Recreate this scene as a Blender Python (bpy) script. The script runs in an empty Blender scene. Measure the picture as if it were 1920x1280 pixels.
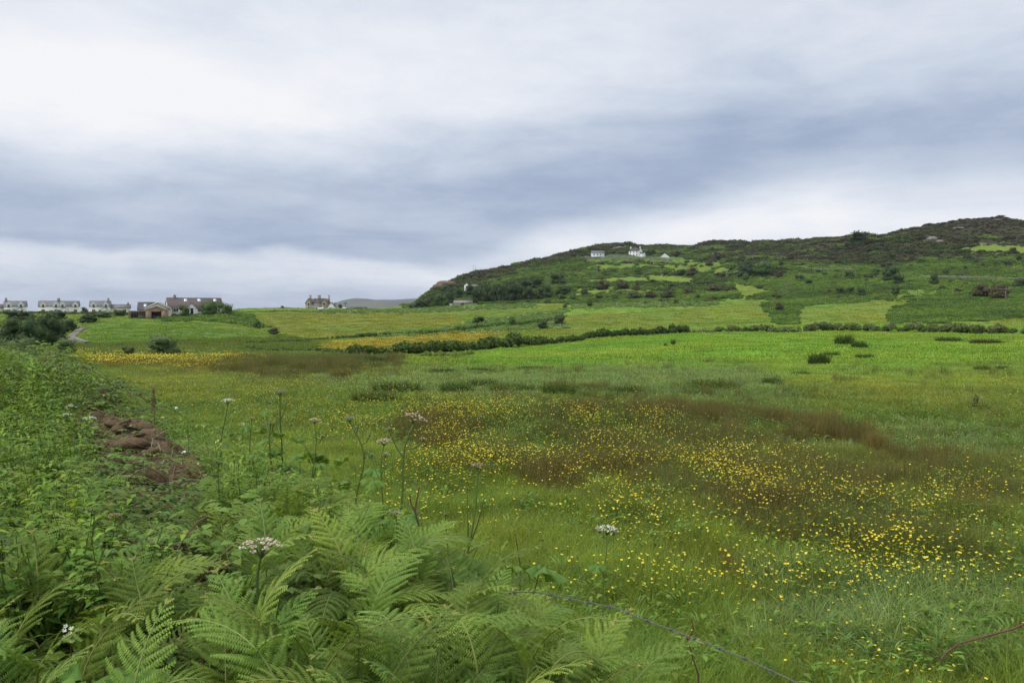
import bpy, math, random
import numpy as np
from mathutils import Vector, Matrix
R = math.radians
random.seed(7)
rng = np.random.default_rng(11)
SC = bpy.context.scene
COL = SC.collection

# ------------------------------------------------------------------ camera
F = 1500.0; CX = 960.0; CY = 640.0; HOR = 585.0
PITCH = math.atan((CY - HOR) / F)
cam_d = bpy.data.cameras.new('camera'); cam = bpy.data.objects.new('camera', cam_d); COL.objects.link(cam)
cam_d.sensor_width = 36; cam_d.lens = 36 * F / 1920; cam_d.clip_start = 0.05; cam_d.clip_end = 20000
cam.rotation_euler = (R(90) - PITCH, 0, 0)
SC.camera = cam

# ------------------------------------------------------------------ render settings, exposure
vs = SC.view_settings
SC.display_settings.display_device = 'sRGB'
vs.view_transform = 'Standard'; vs.look = 'None'; vs.exposure = 0.35; vs.gamma = 1.0; vs.use_curve_mapping = False
cy = SC.cycles
cy.use_denoising = True
try: cy.denoiser = 'OPENIMAGEDENOISE'; cy.denoising_prefilter = 'NONE'
except Exception: pass
cy.max_bounces = 5; cy.diffuse_bounces = 3; cy.glossy_bounces = 2; cy.transmission_bounces = 3; cy.transparent_max_bounces = 4; cy.volume_bounces = 0
cy.caustics_reflective = False; cy.caustics_refractive = False
cy.use_adaptive_sampling = True; cy.adaptive_threshold = 0.02

# ------------------------------------------------------------------ node helper
class NX:
    def __init__(s, nt): s.nt = nt; s.n = nt.nodes; s.l = nt.links
    def new(s, t, **kw):
        n = s.n.new(t)
        for k, v in kw.items(): setattr(n, k, v)
        return n
    def put(s, sock, v):
        if isinstance(v, bpy.types.NodeSocket): s.l.new(v, sock)
        elif v is not None: sock.default_value = v
    def m(s, op, a, b=None, c=None, clamp=False):
        n = s.new('ShaderNodeMath', operation=op, use_clamp=clamp)
        s.put(n.inputs[0], a); s.put(n.inputs[1], b); s.put(n.inputs[2], c)
        return n.outputs[0]
    def vm(s, op, a, b=None):
        n = s.new('ShaderNodeVectorMath', operation=op); s.put(n.inputs[0], a); s.put(n.inputs[1], b)
        return n.outputs[0]
    def sep(s, v):
        n = s.new('ShaderNodeSeparateXYZ'); s.put(n.inputs[0], v); return n.outputs
    def comb(s, x, y, z=0.0):
        n = s.new('ShaderNodeCombineXYZ'); s.put(n.inputs[0], x); s.put(n.inputs[1], y); s.put(n.inputs[2], z); return n.outputs[0]
    def noise(s, vec, scale, detail=4, rough=0.55, dist=0.0, col=False):
        n = s.new('ShaderNodeTexNoise'); s.put(n.inputs['Vector'], vec)
        n.inputs['Scale'].default_value = scale; n.inputs['Detail'].default_value = detail
        n.inputs['Roughness'].default_value = rough; n.inputs['Distortion'].default_value = dist
        return n.outputs['Color' if col else 'Fac']
    def ss(s, v, a, b):
        n = s.new('ShaderNodeMapRange', interpolation_type='SMOOTHSTEP')
        s.put(n.inputs[0], v); s.put(n.inputs[1], a); s.put(n.inputs[2], b); return n.outputs[0]
    def mr(s, v, a, b, c, d):
        n = s.new('ShaderNodeMapRange'); s.put(n.inputs[0], v)
        for i, q in enumerate((a, b, c, d)): s.put(n.inputs[i + 1], q)
        return n.outputs[0]
    def gauss(s, x, y, x0, y0, sx, sy):
        a = s.m('DIVIDE', s.m('SUBTRACT', x, x0), sx); b = s.m('DIVIDE', s.m('SUBTRACT', y, y0), sy)
        return s.m('EXPONENT', s.m('MULTIPLY', s.m('ADD', s.m('MULTIPLY', a, a), s.m('MULTIPLY', b, b)), -1.0))
    def ramp(s, f, stops):
        n = s.new('ShaderNodeValToRGB'); s.put(n.inputs[0], f)
        e = n.color_ramp.elements
        while len(e) < len(stops): e.new(0.5)
        for q, (p, c) in zip(e, stops): q.position = p; q.color = (*c, 1)
        return n.outputs[0]
    def mix(s, f, a, b, blend='MIX'):
        n = s.new('ShaderNodeMix', data_type='RGBA', blend_type=blend)
        s.put(n.inputs[0], f)
        s.put(n.inputs[6], (*a, 1) if isinstance(a, tuple) else a); s.put(n.inputs[7], (*b, 1) if isinstance(b, tuple) else b)
        return n.outputs[2]

# ------------------------------------------------------------------ sky: overcast cloud deck over a Nishita sky
SUN_AZ, SUN_EL = R(-112), R(48)
W = bpy.data.worlds.new('World'); SC.world = W; W.use_nodes = True
x = NX(W.node_tree); x.n.clear()
gen = x.new('ShaderNodeTexCoord').outputs['Generated']
dx, dy, dz = x.sep(gen)
az = x.m('ARCTAN2', dx, dy)
el = x.m('ARCTAN2', dz, x.m('SQRT', x.m('ADD', x.m('MULTIPLY', dx, dx), x.m('MULTIPLY', dy, dy))))
zz = x.m('ADD', x.m('MAXIMUM', dz, 0.0), 0.10)
plane = x.comb(x.m('DIVIDE', dx, zz), x.m('DIVIDE', dy, zz), 0.0)
sheet = x.comb(x.m('ADD', x.m('MULTIPLY', az, 1.0), x.m('MULTIPLY', el, -0.1)), x.m('MULTIPLY', el, 1.7), 3.1)
n_w = x.noise(sheet, 2.6, 5, 0.5)
n_w2 = x.noise(x.vm('ADD', sheet, (7.3, 2.1, 5.0)), 2.2, 5, 0.5)
n_pl = x.noise(plane, 0.9, 7, 0.58, 0.6)
n_pl2 = x.noise(x.vm('ADD', plane, (13.7, 4.1, 0.0)), 0.28, 4, 0.5, 0.3)
n_f = x.noise(x.vm('MULTIPLY', sheet, (1.0, 1.9, 1.0)), 6.0, 8, 0.60, 0.35)
n_b = x.noise(x.vm('MULTIPLY', sheet, (1.0, 1.5, 1.0)), 15.0, 6, 0.6, 0.4)
elw = x.m('ADD', el, x.m('ADD', x.m('MULTIPLY', x.m('SUBTRACT', n_w, 0.5), 0.10), x.m('MULTIPLY', x.m('SUBTRACT', n_f, 0.5), 0.03)))
azw = x.m('ADD', az, x.m('MULTIPLY', x.m('SUBTRACT', n_w2, 0.5), 0.30))
edge = x.mr(azw, -0.12, 0.32, 0.060, 0.145)              # lower edge of the grey bank, climbing to the right
soft = x.mr(azw, -0.2, 0.2, 0.008, 0.035)
lowcut = x.ss(elw, x.m('SUBTRACT', edge, soft), x.m('ADD', edge, soft))
topc = x.mr(azw, -0.6, 0.3, 0.175, 0.275)
topcut = x.m('SUBTRACT', 1.0, x.ss(elw, x.m('SUBTRACT', topc, 0.075), x.m('ADD', topc, 0.05)))
band = x.m('MULTIPLY', lowcut, topcut)
band = x.m('MULTIPLY', band, x.mr(x.m('ABSOLUTE', az), 0.9, 1.6, 1.0, 0.35))
v = x.m('ADD', 0.73, x.m('MULTIPLY', x.m('SUBTRACT', n_pl, 0.5), 0.50))
v = x.m('ADD', v, x.m('MULTIPLY', x.m('SUBTRACT', n_pl2, 0.5), 0.35))
v = x.m('ADD', v, x.m('MULTIPLY', x.m('SUBTRACT', n_f, 0.5), 0.34))
v = x.m('ADD', v, x.m('MULTIPLY', x.m('SUBTRACT', n_b, 0.5), 0.16))
v = x.m('SUBTRACT', v, x.m('MULTIPLY', band, 0.40))
v = x.m('ADD', v, x.m('MULTIPLY', x.gauss(azw, elw, -0.50, 0.245, 0.24, 0.085), 0.32))
v = x.m('ADD', v, x.m('MULTIPLY', x.gauss(azw, elw, -0.10, 0.24, 0.25, 0.05), 0.16))
v = x.m('ADD', v, x.m('MULTIPLY', x.gauss(azw, elw, 0.30, 0.10, 0.32, 0.035), 0.24))
v = x.m('SUBTRACT', v, x.m('MULTIPLY', x.gauss(azw, elw, -0.35, 0.012, 0.45, 0.026), 0.30))
cloud = x.ramp(v, [(0.0, (0.27, 0.34, 0.46)), (0.28, (0.39, 0.47, 0.63)), (0.55, (0.61, 0.68, 0.80)), (0.8, (0.83, 0.865, 0.94)), (1.0, (0.97, 0.975, 1.0))])
cloud = x.mix(x.ss(dz, 0.30, 0.85), cloud, x.mix(0.6, cloud, (0.86, 0.85, 0.83)))   # thick cloud overhead is whiter than the blue-grey bank low down
b1 = x.new('ShaderNodeBackground'); x.put(b1.inputs[0], cloud)
x.put(b1.inputs[1], x.m('MULTIPLY', 0.785, x.m('ADD', 1.0, x.m('MULTIPLY', x.ss(dz, 0.36, 1.0), 0.9))))   # an overcast sky is brighter overhead than low down
sky = x.new('ShaderNodeTexSky'); sky.sky_type = 'NISHITA'; sky.sun_disc = False
sky.sun_elevation = SUN_EL; sky.sun_rotation = SUN_AZ
b2 = x.new('ShaderNodeBackground'); x.put(b2.inputs[0], sky.outputs[0]); b2.inputs[1].default_value = 0.06
mxs = x.new('ShaderNodeMixShader'); mxs.inputs[0].default_value = 0.93
x.l.new(b2.outputs[0], mxs.inputs[1]); x.l.new(b1.outputs[0], mxs.inputs[2])
wo = x.new('ShaderNodeOutputWorld'); x.l.new(mxs.outputs[0], wo.inputs[0])
W.cycles.sampling_method = 'MANUAL'; W.cycles.sample_map_resolution = 512

sl = bpy.data.lights.new('sun', 'SUN'); sl.energy = 1.5; sl.angle = R(14); sl.color = (1.0, 0.96, 0.9)
sun = bpy.data.objects.new('sun', sl); COL.objects.link(sun)
sd = Vector((math.sin(SUN_AZ) * math.cos(SUN_EL), math.cos(SUN_AZ) * math.cos(SUN_EL), math.sin(SUN_EL)))
sun.rotation_euler = sd.to_track_quat('Z', 'Y').to_euler(); sun.location = (0, 0, 300)

# ------------------------------------------------------------------ generic mesh helpers
def mesh_np(name, V, faces, mats=(), mi=None, attrs=None, smooth=False, cols=None):
    """faces: list of int arrays (n,3) or (n,4)"""
    me = bpy.data.meshes.new(name)
    V = np.asarray(V, np.float32).reshape(-1, 3)
    faces = [np.asarray(f, np.int32) for f in faces if len(f)]
    nl = sum(f.size for f in faces); nf = sum(len(f) for f in faces)
    me.vertices.add(len(V)); me.vertices.foreach_set('co', V.ravel())
    me.loops.add(nl); me.polygons.add(nf)
    me.loops.foreach_set('vertex_index', np.concatenate([f.ravel() for f in faces]))
    tot = np.concatenate([np.full(len(f), f.shape[1], np.int32) for f in faces])
    st = np.concatenate([[0], np.cumsum(tot)[:-1]]).astype(np.int32)
    me.polygons.foreach_set('loop_start', st)
    try: me.polygons.foreach_set('loop_total', tot)
    except Exception: pass
    for m_ in mats: me.materials.append(m_)
    if mi is not None: me.polygons.foreach_set('material_index', np.asarray(mi, np.int32))
    if smooth: me.polygons.foreach_set('use_smooth', np.ones(nf, bool))
    for k, a in (attrs or {}).items():
        at = me.attributes.new(k, 'FLOAT', 'FACE'); at.data.foreach_set('value', np.asarray(a, np.float32))
    if cols is not None:
        at = me.attributes.new('Col', 'FLOAT_COLOR', 'POINT')
        c4 = np.ones((len(V), 4), np.float32); c4[:, :3] = cols
        at.data.foreach_set('color', c4.ravel())
    me.update(calc_edges=True)
    return me

class MB:
    """collects pieces; faces of 3 or 4, each with a material slot and a random value"""
    def __init__(s): s.V = []; s.n = 0; s.F3 = []; s.F4 = []; s.m3 = []; s.m4 = []; s.r3 = []; s.r4 = []
    def add(s, V, F, m=0, r=None):
        V = np.asarray(V, float).reshape(-1, 3); F = np.asarray(F, int)
        if F.size == 0: return s
        if r is None: r = rng.random(len(F))
        r = np.broadcast_to(np.asarray(r, float), (len(F),))
        if F.shape[1] == 3: s.F3.append(F + s.n); s.m3.append(np.full(len(F), m)); s.r3.append(r)
        else: s.F4.append(F + s.n); s.m4.append(np.full(len(F), m)); s.r4.append(r)
        s.V.append(V); s.n += len(V); return s
    def merge(s, o, M=None, dm=0):
        for FF, mm, rr in ((o.F3, o.m3, o.r3), (o.F4, o.m4, o.r4)):
            pass
        V = np.concatenate(o.V)
        if M is not None:
            A = np.array(M); V = V @ A[:3, :3].T + A[:3, 3]
        n0 = s.n; s.V.append(V); s.n += len(V)
        for a, b, c, A_, B_, C_ in ((o.F3, o.m3, o.r3, s.F3, s.m3, s.r3), (o.F4, o.m4, o.r4, s.F4, s.m4, s.r4)):
            for q, w, e in zip(a, b, c): A_.append(q + n0); B_.append(w + dm); C_.append(e)
        return s
    def box(s, x0, y0, z0, x1, y1, z1, m=0):
        V = [(x0,y0,z0),(x1,y0,z0),(x1,y1,z0),(x0,y1,z0),(x0,y0,z1),(x1,y0,z1),(x1,y1,z1),(x0,y1,z1)]
        return s.add(V, [(0,3,2,1),(4,5,6,7),(0,1,5,4),(1,2,6,5),(2,3,7,6),(3,0,4,7)], m)
    def tube(s, pts, rads, k=5, m=0, r=None):
        pts = np.asarray(pts, float); n = len(pts); rads = np.broadcast_to(rads, (n,))
        T = np.gradient(pts, axis=0); T /= np.linalg.norm(T, axis=1)[:, None] + 1e-9
        ref = np.array([0.0, 0.0, 1.0]) if abs(T[:, 2]).mean() < 0.8 else np.array([1.0, 0, 0])
        A = np.cross(T, ref); A /= np.linalg.norm(A, axis=1)[:, None] + 1e-9; B = np.cross(T, A)
        th = np.arange(k) * 2 * math.pi / k
        V = pts[:, None] + rads[:, None, None] * (np.cos(th)[None, :, None] * A[:, None] + np.sin(th)[None, :, None] * B[:, None])
        i = np.arange(n - 1)[:, None] * k; j = np.arange(k)[None]; j2 = (j + 1) % k
        Fq = np.stack([i + j, i + j2, i + k + j2, i + k + j], -1).reshape(-1, 4)
        return s.add(V.reshape(-1, 3), Fq, m, r)
    def mesh(s, name, mats=(), smooth=False):
        F3 = np.concatenate(s.F3) if s.F3 else np.zeros((0, 3), int); F4 = np.concatenate(s.F4) if s.F4 else np.zeros((0, 4), int)
        mi = np.concatenate((s.m3 if s.F3 else []) + (s.m4 if s.F4 else [])); rr = np.concatenate((s.r3 if s.F3 else []) + (s.r4 if s.F4 else []))
        return mesh_np(name, np.concatenate(s.V), [F3, F4], mats, mi, {'rnd': rr}, smooth)

def obj(name, me, parent=None, loc=None, rz=0.0, sc=None, **kw):
    o = bpy.data.objects.new(name, me); COL.objects.link(o)
    if parent is not None: o.parent = parent
    if loc is not None: o.location = loc
    if rz: o.rotation_euler = (0, 0, rz)
    if sc is not None: o.scale = sc if hasattr(sc, '__len__') else (sc, sc, sc)
    for k, v_ in kw.items():
        if v_: o[k] = v_
    return o
def thing(name, label, cat, loc=(0, 0, 0), rz=0.0, group=None, sc=None):
    return obj(name, None, None, loc, rz, sc, label=label, category=cat, group=group)

def norm(v): return v / (np.linalg.norm(v, axis=-1, keepdims=True) + 1e-9)

# ------------------------------------------------------------------ noise
class SumSine:
    def __init__(s, seed, n=10, f0=1.0, spread=3.0):
        g = np.random.default_rng(seed)
        a = g.random(n) * 2 * math.pi; f = f0 * spread ** (g.random(n) * 2 - 1)
        s.k = np.stack([np.cos(a) * f, np.sin(a) * f], 1); s.p = g.random(n) * 6.28; s.w = (f0 / f) ** 0.6; s.w /= math.sqrt((s.w ** 2).sum() / 2)
    def __call__(s, x, y):
        o = 0
        for k, p, w in zip(s.k, s.p, s.w): o = o + w * np.sin(k[0] * x + k[1] * y + p)
        return o
def hash2(i, j, seed=0):
    h = (i.astype(np.int64) * 374761393 + j.astype(np.int64) * 668265263 + seed * 1442695041) & 0xffffffff
    h = ((h ^ (h >> 13)) * 1274126177) & 0xffffffff
    return ((h ^ (h >> 16)) & 0xffff) / 65535.0
def vnoise(x_, y_, sc=1.0, seed=0, octaves=3):
    o = 0; a = 1; t = 0
    for k in range(octaves):
        X = np.asarray(x_) / sc * 2 ** k; Y = np.asarray(y_) / sc * 2 ** k
        i = np.floor(X); j = np.floor(Y); u = X - i; w = Y - j
        u = u * u * (3 - 2 * u); w = w * w * (3 - 2 * w)
        n = (hash2(i, j, seed + k) * (1 - u) + hash2(i + 1, j, seed + k) * u) * (1 - w) + (hash2(i, j + 1, seed + k) * (1 - u) + hash2(i + 1, j + 1, seed + k) * u) * w
        o = o + a * n; t += a; a *= 0.5
    return o / t

# ------------------------------------------------------------------ terrain height
NEAR = [(3, 2085), (6, 1335), (12, 960), (20, 810), (30, 735)]
# picture column -> list of (depth m, picture row at which that ground is seen)
COLS = {
 -300: [(60, 668), (100, 650), (170, 618), (240, 592), (290, 584), (330, 588), (500, 620), (900, 640), (1600, 600)],
 0:    [(60, 668), (95, 652), (160, 622), (230, 596), (285, 584.5), (330, 587), (500, 620), (900, 640), (1600, 600)],
 130:  [(60, 670), (95, 655), (150, 628), (200, 608), (240, 596), (285, 586), (330, 587), (500, 620), (900, 640), (1600, 600)],
 230:  [(60, 672), (100, 656), (150, 624), (190, 606), (222, 598.5), (238, 594), (262, 588), (330, 589), (500, 620), (900, 640), (1600, 600)],
 330:  [(60, 672), (100, 657), (150, 626), (190, 608), (225, 598.5), (245, 591), (262, 588), (330, 592), (500, 620), (900, 640), (1600, 600)],
 420:  [(60, 673), (100, 660), (150, 630), (190, 608), (225, 592), (250, 588.5), (300, 588), (380, 584), (500, 600), (900, 640), (1600, 600)],
 480:  [(60, 674), (100, 664), (145, 636), (190, 616), (240, 601), (300, 592), (360, 586), (420, 582), (470, 586), (600, 610), (900, 640), (1600, 600)],
 620:  [(60, 675), (104, 666), (140, 645), (168, 633), (230, 608), (300, 593), (360, 586), (420, 582), (470, 585), (600, 606), (900, 640), (1600, 600)],
 760:  [(60, 676), (105, 667), (140, 641), (168, 626), (230, 606), (300, 591), (360, 583), (410, 579), (450, 580), (520, 575), (600, 590), (900, 640), (1600, 600)],
 820:  [(60, 676), (106, 666), (140, 640), (168, 624), (230, 604), (300, 590), (360, 581), (410, 577), (460, 575), (520, 560), (590, 541), (650, 548), (900, 600), (1600, 600)],
 870:  [(60, 675), (106, 664), (140, 638), (168, 621), (230, 601), (300, 588), (360, 578), (410, 574), (460, 568), (520, 552), (600, 531), (650, 523), (720, 530), (900, 560), (1600, 600)],
 920:  [(60, 674), (108, 661), (140, 637), (168, 618), (230, 599), (300, 585), (360, 576), (410, 571), (470, 556), (530, 540), (600, 524), (670, 514), (740, 518), (900, 540), (1600, 600)],
 1000: [(60, 672), (115, 654), (142, 635), (168, 620), (230, 598), (300, 582), (360, 573), (410, 566), (470, 546), (530, 530), (600, 514), (700, 491), (760, 494), (900, 520), (1600, 600)],
 1100: [(60, 670), (122, 644), (145, 630), (180, 612), (230, 594), (300, 577), (360, 567), (410, 556), (470, 538), (530, 523), (600, 506), (690, 484), (780, 470), (850, 478), (1000, 520), (1600, 600)],
 1170: [(60, 668), (130, 635), (150, 626), (180, 612), (230, 592), (300, 575), (360, 564), (410, 551), (470, 535), (530, 520), (600, 504), (690, 483), (740, 474), (820, 455), (880, 462), (1000, 510), (1600, 600)],
 1240: [(60, 667), (136, 630), (156, 622), (190, 608), (230, 591), (300, 574), (360, 560), (410, 547), (470, 533), (530, 519), (600, 503), (690, 486), (740, 478), (820, 461), (880, 466), (1000, 510), (1600, 600)],
 1320: [(60, 665), (138, 627), (160, 620), (190, 609), (230, 592), (300, 574), (360, 555), (410, 541), (470, 526), (530, 513), (600, 498), (690, 480), (780, 465), (850, 470), (1000, 510), (1600, 600)],
 1400: [(60, 663), (136, 625), (160, 617), (190, 608), (230, 592), (300, 572), (350, 553), (400, 537), (450, 524), (520, 505), (600, 488), (690, 470), (770, 461), (850, 470), (1000, 510), (1600, 600)],
 1500: [(60, 661), (132, 623), (160, 613), (190, 604), (230, 589), (280, 573), (340, 554), (400, 533), (450, 517), (520, 496), (600, 475), (670, 460), (720, 457), (800, 468), (1000, 510), (1600, 600)],
 1580: [(60, 660), (130, 622), (160, 612), (190, 602), (230, 586), (280, 569), (340, 549), (400, 530), (450, 512), (520, 488), (590, 464), (650, 449), (700, 448), (800, 465), (1000, 510), (1600, 600)],
 1680: [(60, 660), (130, 621), (160, 611), (190, 599), (230, 582), (280, 562), (340, 542), (400, 521), (450, 500), (520, 470), (580, 445), (630, 434), (690, 438), (800, 465), (1000, 510), (1600, 600)],
 1740: [(60, 660), (130, 621), (160, 611), (190, 597), (230, 580), (280, 559), (340, 539), (400, 515), (450, 493), (520, 460), (580, 433), (630, 421), (690, 427), (800, 460), (1000, 510), (1600, 600)],
 1850: [(60, 661), (130, 622), (160, 610), (190, 595), (230, 577), (280, 557), (340, 537), (400, 511), (450, 487), (520, 452), (580, 424), (640, 412.5), (700, 420), (800, 450), (1000, 510), (1600, 600)],
 2100: [(60, 662), (130, 623), (160, 608), (190, 592), (230, 572), (280, 552), (340, 532), (400, 508), (450, 482), (520, 448), (580, 424), (640, 416), (700, 424), (800, 450), (1000, 510), (1600, 600)],
}
LD = np.linspace(math.log(3), math.log(1600), 420)
def pchip(xs, ys, xq):
    xs = np.array(xs); ys = np.array(ys); h = np.diff(xs); d = np.diff(ys) / h
    m = np.zeros_like(ys); m[0] = d[0]; m[-1] = d[-1]
    for i in range(1, len(xs) - 1):
        if d[i-1] * d[i] > 0:
            w1 = 2 * h[i] + h[i-1]; w2 = h[i] + 2 * h[i-1]; m[i] = (w1 + w2) / (w1 / d[i-1] + w2 / d[i])
    k = np.clip(np.searchsorted(xs, xq) - 1, 0, len(h) - 1); t = (xq - xs[k]) / h[k]
    return ys[k]*(1+2*t)*(1-t)**2 + h[k]*m[k]*t*(1-t)**2 + ys[k+1]*t*t*(3-2*t) + h[k]*m[k+1]*t*t*(t-1)
cpx = np.array(sorted(COLS)); TAB = []
for c in sorted(COLS):
    pts = NEAR + COLS[c]
    TAB.append(pchip([math.log(p[0]) for p in pts], [(HOR - p[1]) / F for p in pts], LD))
TAB = np.array(TAB)
fine_px = np.arange(-300, 2101, 10.0)
TABF = np.stack([pchip(cpx.astype(float), TAB[:, j], fine_px) for j in range(len(LD))], 1)
lump = SumSine(3, 14, 0.35, 2.5); lump2 = SumSine(5, 12, 0.09, 2.0); lump3 = SumSine(9, 12, 0.02, 2.0)
EDGE_Y = [-20, 0, 1.5, 3, 5.5, 9.5, 17, 30, 48]; EDGE_X = [2.4, 1.4, 1.0, 0.62, -0.62, -3.3, -9, -18, -32]
def bank(x_, y_):
    xe = np.interp(y_, EDGE_Y, EDGE_X)
    wd = np.interp(y_, [0, 6, 20, 45], [0.9, 1.5, 2.5, 4])
    s_ = np.clip((xe + 0.5 - x_) / wd, 0, 1); s_ = s_ * s_ * (3 - 2 * s_)
    return s_ * np.interp(y_, [38, 58], [1, 0])
def H(x_, y_):
    x_ = np.asarray(x_, float); y_ = np.asarray(y_, float)
    yc = np.maximum(y_, 3.0)
    t = x_ / yc; px = np.clip(CX + t * F, -299, 2099)
    u = (px + 300) / 10.0; i = np.clip(u.astype(int), 0, len(fine_px) - 2); fu = u - i
    w = (np.log(np.minimum(yc, 1599)) - LD[0]) / (LD[1] - LD[0]); j = np.clip(w.astype(int), 0, len(LD) - 2); fw = w - j
    s_ = (TABF[i, j] * (1-fu) + TABF[i+1, j] * fu) * (1-fw) + (TABF[i, j+1] * (1-fu) + TABF[i+1, j+1] * fu) * fw
    z = s_ * yc
    z = z + 0.05 * lump(x_, y_) * np.clip(y_ / 10, 0.3, 1) + np.clip((y_ - 20) / 60, 0, 1) * 0.10 * lump2(x_, y_) + np.clip((y_ - 330) / 200, 0, 1) * 1.0 * lump3(x_, y_) + np.clip((y_ - 330) / 200, 0, 1) * (0.9 * lump2(x_, y_) + 0.45 * lump(x_, y_))
    b = bank(x_, y_)
    return z + b * (-1.95 - z + 0.08 * lump(x_ * 1.7, y_ * 1.7))
def ray(px, py):
    a = (px - CX) / F; c = (CY - py) / F
    return np.array([a, math.cos(PITCH) + c * math.sin(PITCH), -math.sin(PITCH) + c * math.cos(PITCH)])
def pix(X, Y, Z):
    yf = Y * math.cos(PITCH) - Z * math.sin(PITCH); zu = Y * math.sin(PITCH) + Z * math.cos(PITCH)
    yf = np.maximum(yf, 1e-3)
    return CX + F * X / yf, CY - F * zu / yf
RD = np.geomspace(1.5, 1400, 4000)
def P(px, py, up=0.0):
    """ground point seen at a picture position (up: height above ground)"""
    d = ray(px, py); d = d / d[1]
    X = d[0] * RD; Z = d[2] * RD; g = H(X, RD) + up
    k = np.nonzero(g >= Z)[0]
    k = k[0] if len(k) else int(np.argmin((Z - g) / RD))
    return Vector((X[k], RD[k], float(g[k]) - up))
def PD(px, depth):
    X = (px - CX) / F * depth; return Vector((X, depth, float(H(X, depth))))
def inpoly(px, py, poly):
    r = np.zeros(px.shape, bool); n = len(poly)
    for i in range(n):
        x0, y0 = poly[i]; x1, y1 = poly[(i + 1) % n]
        if y0 == y1: continue
        c = ((y0 > py) != (y1 > py)) & (px < (x1 - x0) * (py - y0) / (y1 - y0) + x0)
        r ^= c
    return r

# ------------------------------------------------------------------ land cover (real differences of sward and crop)
C = dict(
 meadow=(0.146, 0.218, 0.038), lush=(0.158, 0.275, 0.044), mound=(0.125, 0.205, 0.034), rush=(0.140, 0.190, 0.044), glauc=(0.150, 0.228, 0.066),
 brown=(0.100, 0.115, 0.036), marsh=(0.095, 0.145, 0.032), orange=(0.145, 0.135, 0.032), yellow=(0.215, 0.195, 0.034), olive=(0.170, 0.205, 0.034), field=(0.150, 0.215, 0.034),
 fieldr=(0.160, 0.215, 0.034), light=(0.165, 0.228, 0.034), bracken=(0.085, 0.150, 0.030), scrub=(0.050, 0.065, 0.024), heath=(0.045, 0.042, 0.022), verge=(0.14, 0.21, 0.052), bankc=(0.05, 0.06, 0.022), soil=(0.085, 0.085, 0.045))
ZONES = [  # (class, polygon, soft noise px, min depth, max depth)
 ('marsh', [(150,640),(520,628),(640,650),(700,680),(560,672),(140,674)], 3, 70, 200),
 ('orange', [(120,668),(420,671),(500,676),(440,700),(300,694),(190,697)], 9, 40, 130),
 ('brown', [(400,688),(450,679),(540,684),(600,676),(640,680),(740,674),(735,690),(660,700),(640,712),(560,709),(520,712),(440,704)], 9, 35, 120),
 ('glauc', [(380,708),(640,712),(800,690),(1400,690),(1500,740),(1500,790),(1250,775),(1120,756),(760,750),(560,716)], 10, 20, 90),
 ('glauc', [(1480,790),(1920,815),(1920,880),(1640,872),(1560,820)], 8, 12, 60),
 ('glauc', [(1400,1120),(1920,1080),(1920,1280),(1400,1280)], 30, 4, 12),
 ('rush', [(700,800),(840,780),(960,764),(1120,752),(1350,764),(1500,786),(1600,826),(1680,866),(1940,872),(1940,1120),(1700,1090),(1480,1060),(1250,980),(1000,930),(860,880),(760,840)], 18, 6, 40),
 ('mound', [(150,632),(180,612),(245,599),(330,597),(420,600),(480,618),(520,632),(300,640),(150,646)], 3, 110, 260),
 ('bracken', [(300,600),(330,584),(450,584),(470,600),(500,622),(420,604),(330,600)], 3, 195, 300),
 ('olive', [(470,592),(560,585),(760,582),(1060,569),(1060,578),(900,602),(620,633),(532,630),(500,606)], 2, 120, 420),
 ('field', [(850,582),(1060,570),(1060,580),(900,602),(860,604)], 3, 120, 420),
 ('verge', [(600,583),(760,579),(1000,571),(1000,577),(760,586),(600,587)], 2, 300, 420),
 ('yellow', [(585,652),(640,640),(800,627),(960,621),(1060,619),(1130,614),(1080,630),(900,640),(700,656),(600,660)], 2, 90, 190),
 ('fieldr', [(900,640),(960,621),(1130,614),(1100,634)], 4, 90, 190),
 ('verge', [(620,633),(800,622),(900,600),(1040,584),(1090,577),(1400,574),(1400,566),(1200,566),(1080,568),(1050,590),(1060,616),(900,624),(700,630)], 2, 130, 340),
 ('fieldr', [(1050,592),(1140,588),(1240,582),(1330,575),(1380,560),(1440,562),(1430,585),(1452,607),(1200,616),(1060,618)], 2, 120, 340),
 ('light', [(1366,530),(1400,534),(1452,548),(1395,560),(1420,584),(1452,606),(1330,600),(1330,575),(1385,560)], 2, 150, 460),
 ('light', [(1100,524),(1230,516),(1300,520),(1300,530),(1200,531),(1100,530)], 3, 420, 560),
 ('light', [(1495,606),(1500,578),(1570,572),(1712,562),(1690,575),(1660,588),(1672,606),(1600,608)], 2, 120, 330),
 ('light', [(1838,608),(1850,600),(1930,594),(1930,612)], 2, 120, 260),
 ('field', [(1090,497),(1180,492),(1290,498),(1400,512),(1360,520),(1230,506),(1100,508)], 6, 420, 700),
 ('light', [(1060,545),(1120,538),(1240,546),(1300,556),(1180,552),(1080,556)], 5, 340, 560),
 ('field', [(1240,488),(1300,486),(1420,500),(1330,505)], 5, 420, 720),
 ('field', [(1560,575),(1700,540),(1800,545),(1740,560),(1640,566)], 8, 250, 420),
 ('light', [(1800,470),(1830,458),(1930,458),(1930,474),(1850,478)], 4, 380, 620),
 ('soil', [(132,618),(158,610),(170,614),(150,624),(140,634),(160,640),(140,644),(128,632)], 1, 120, 240),
]
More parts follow.
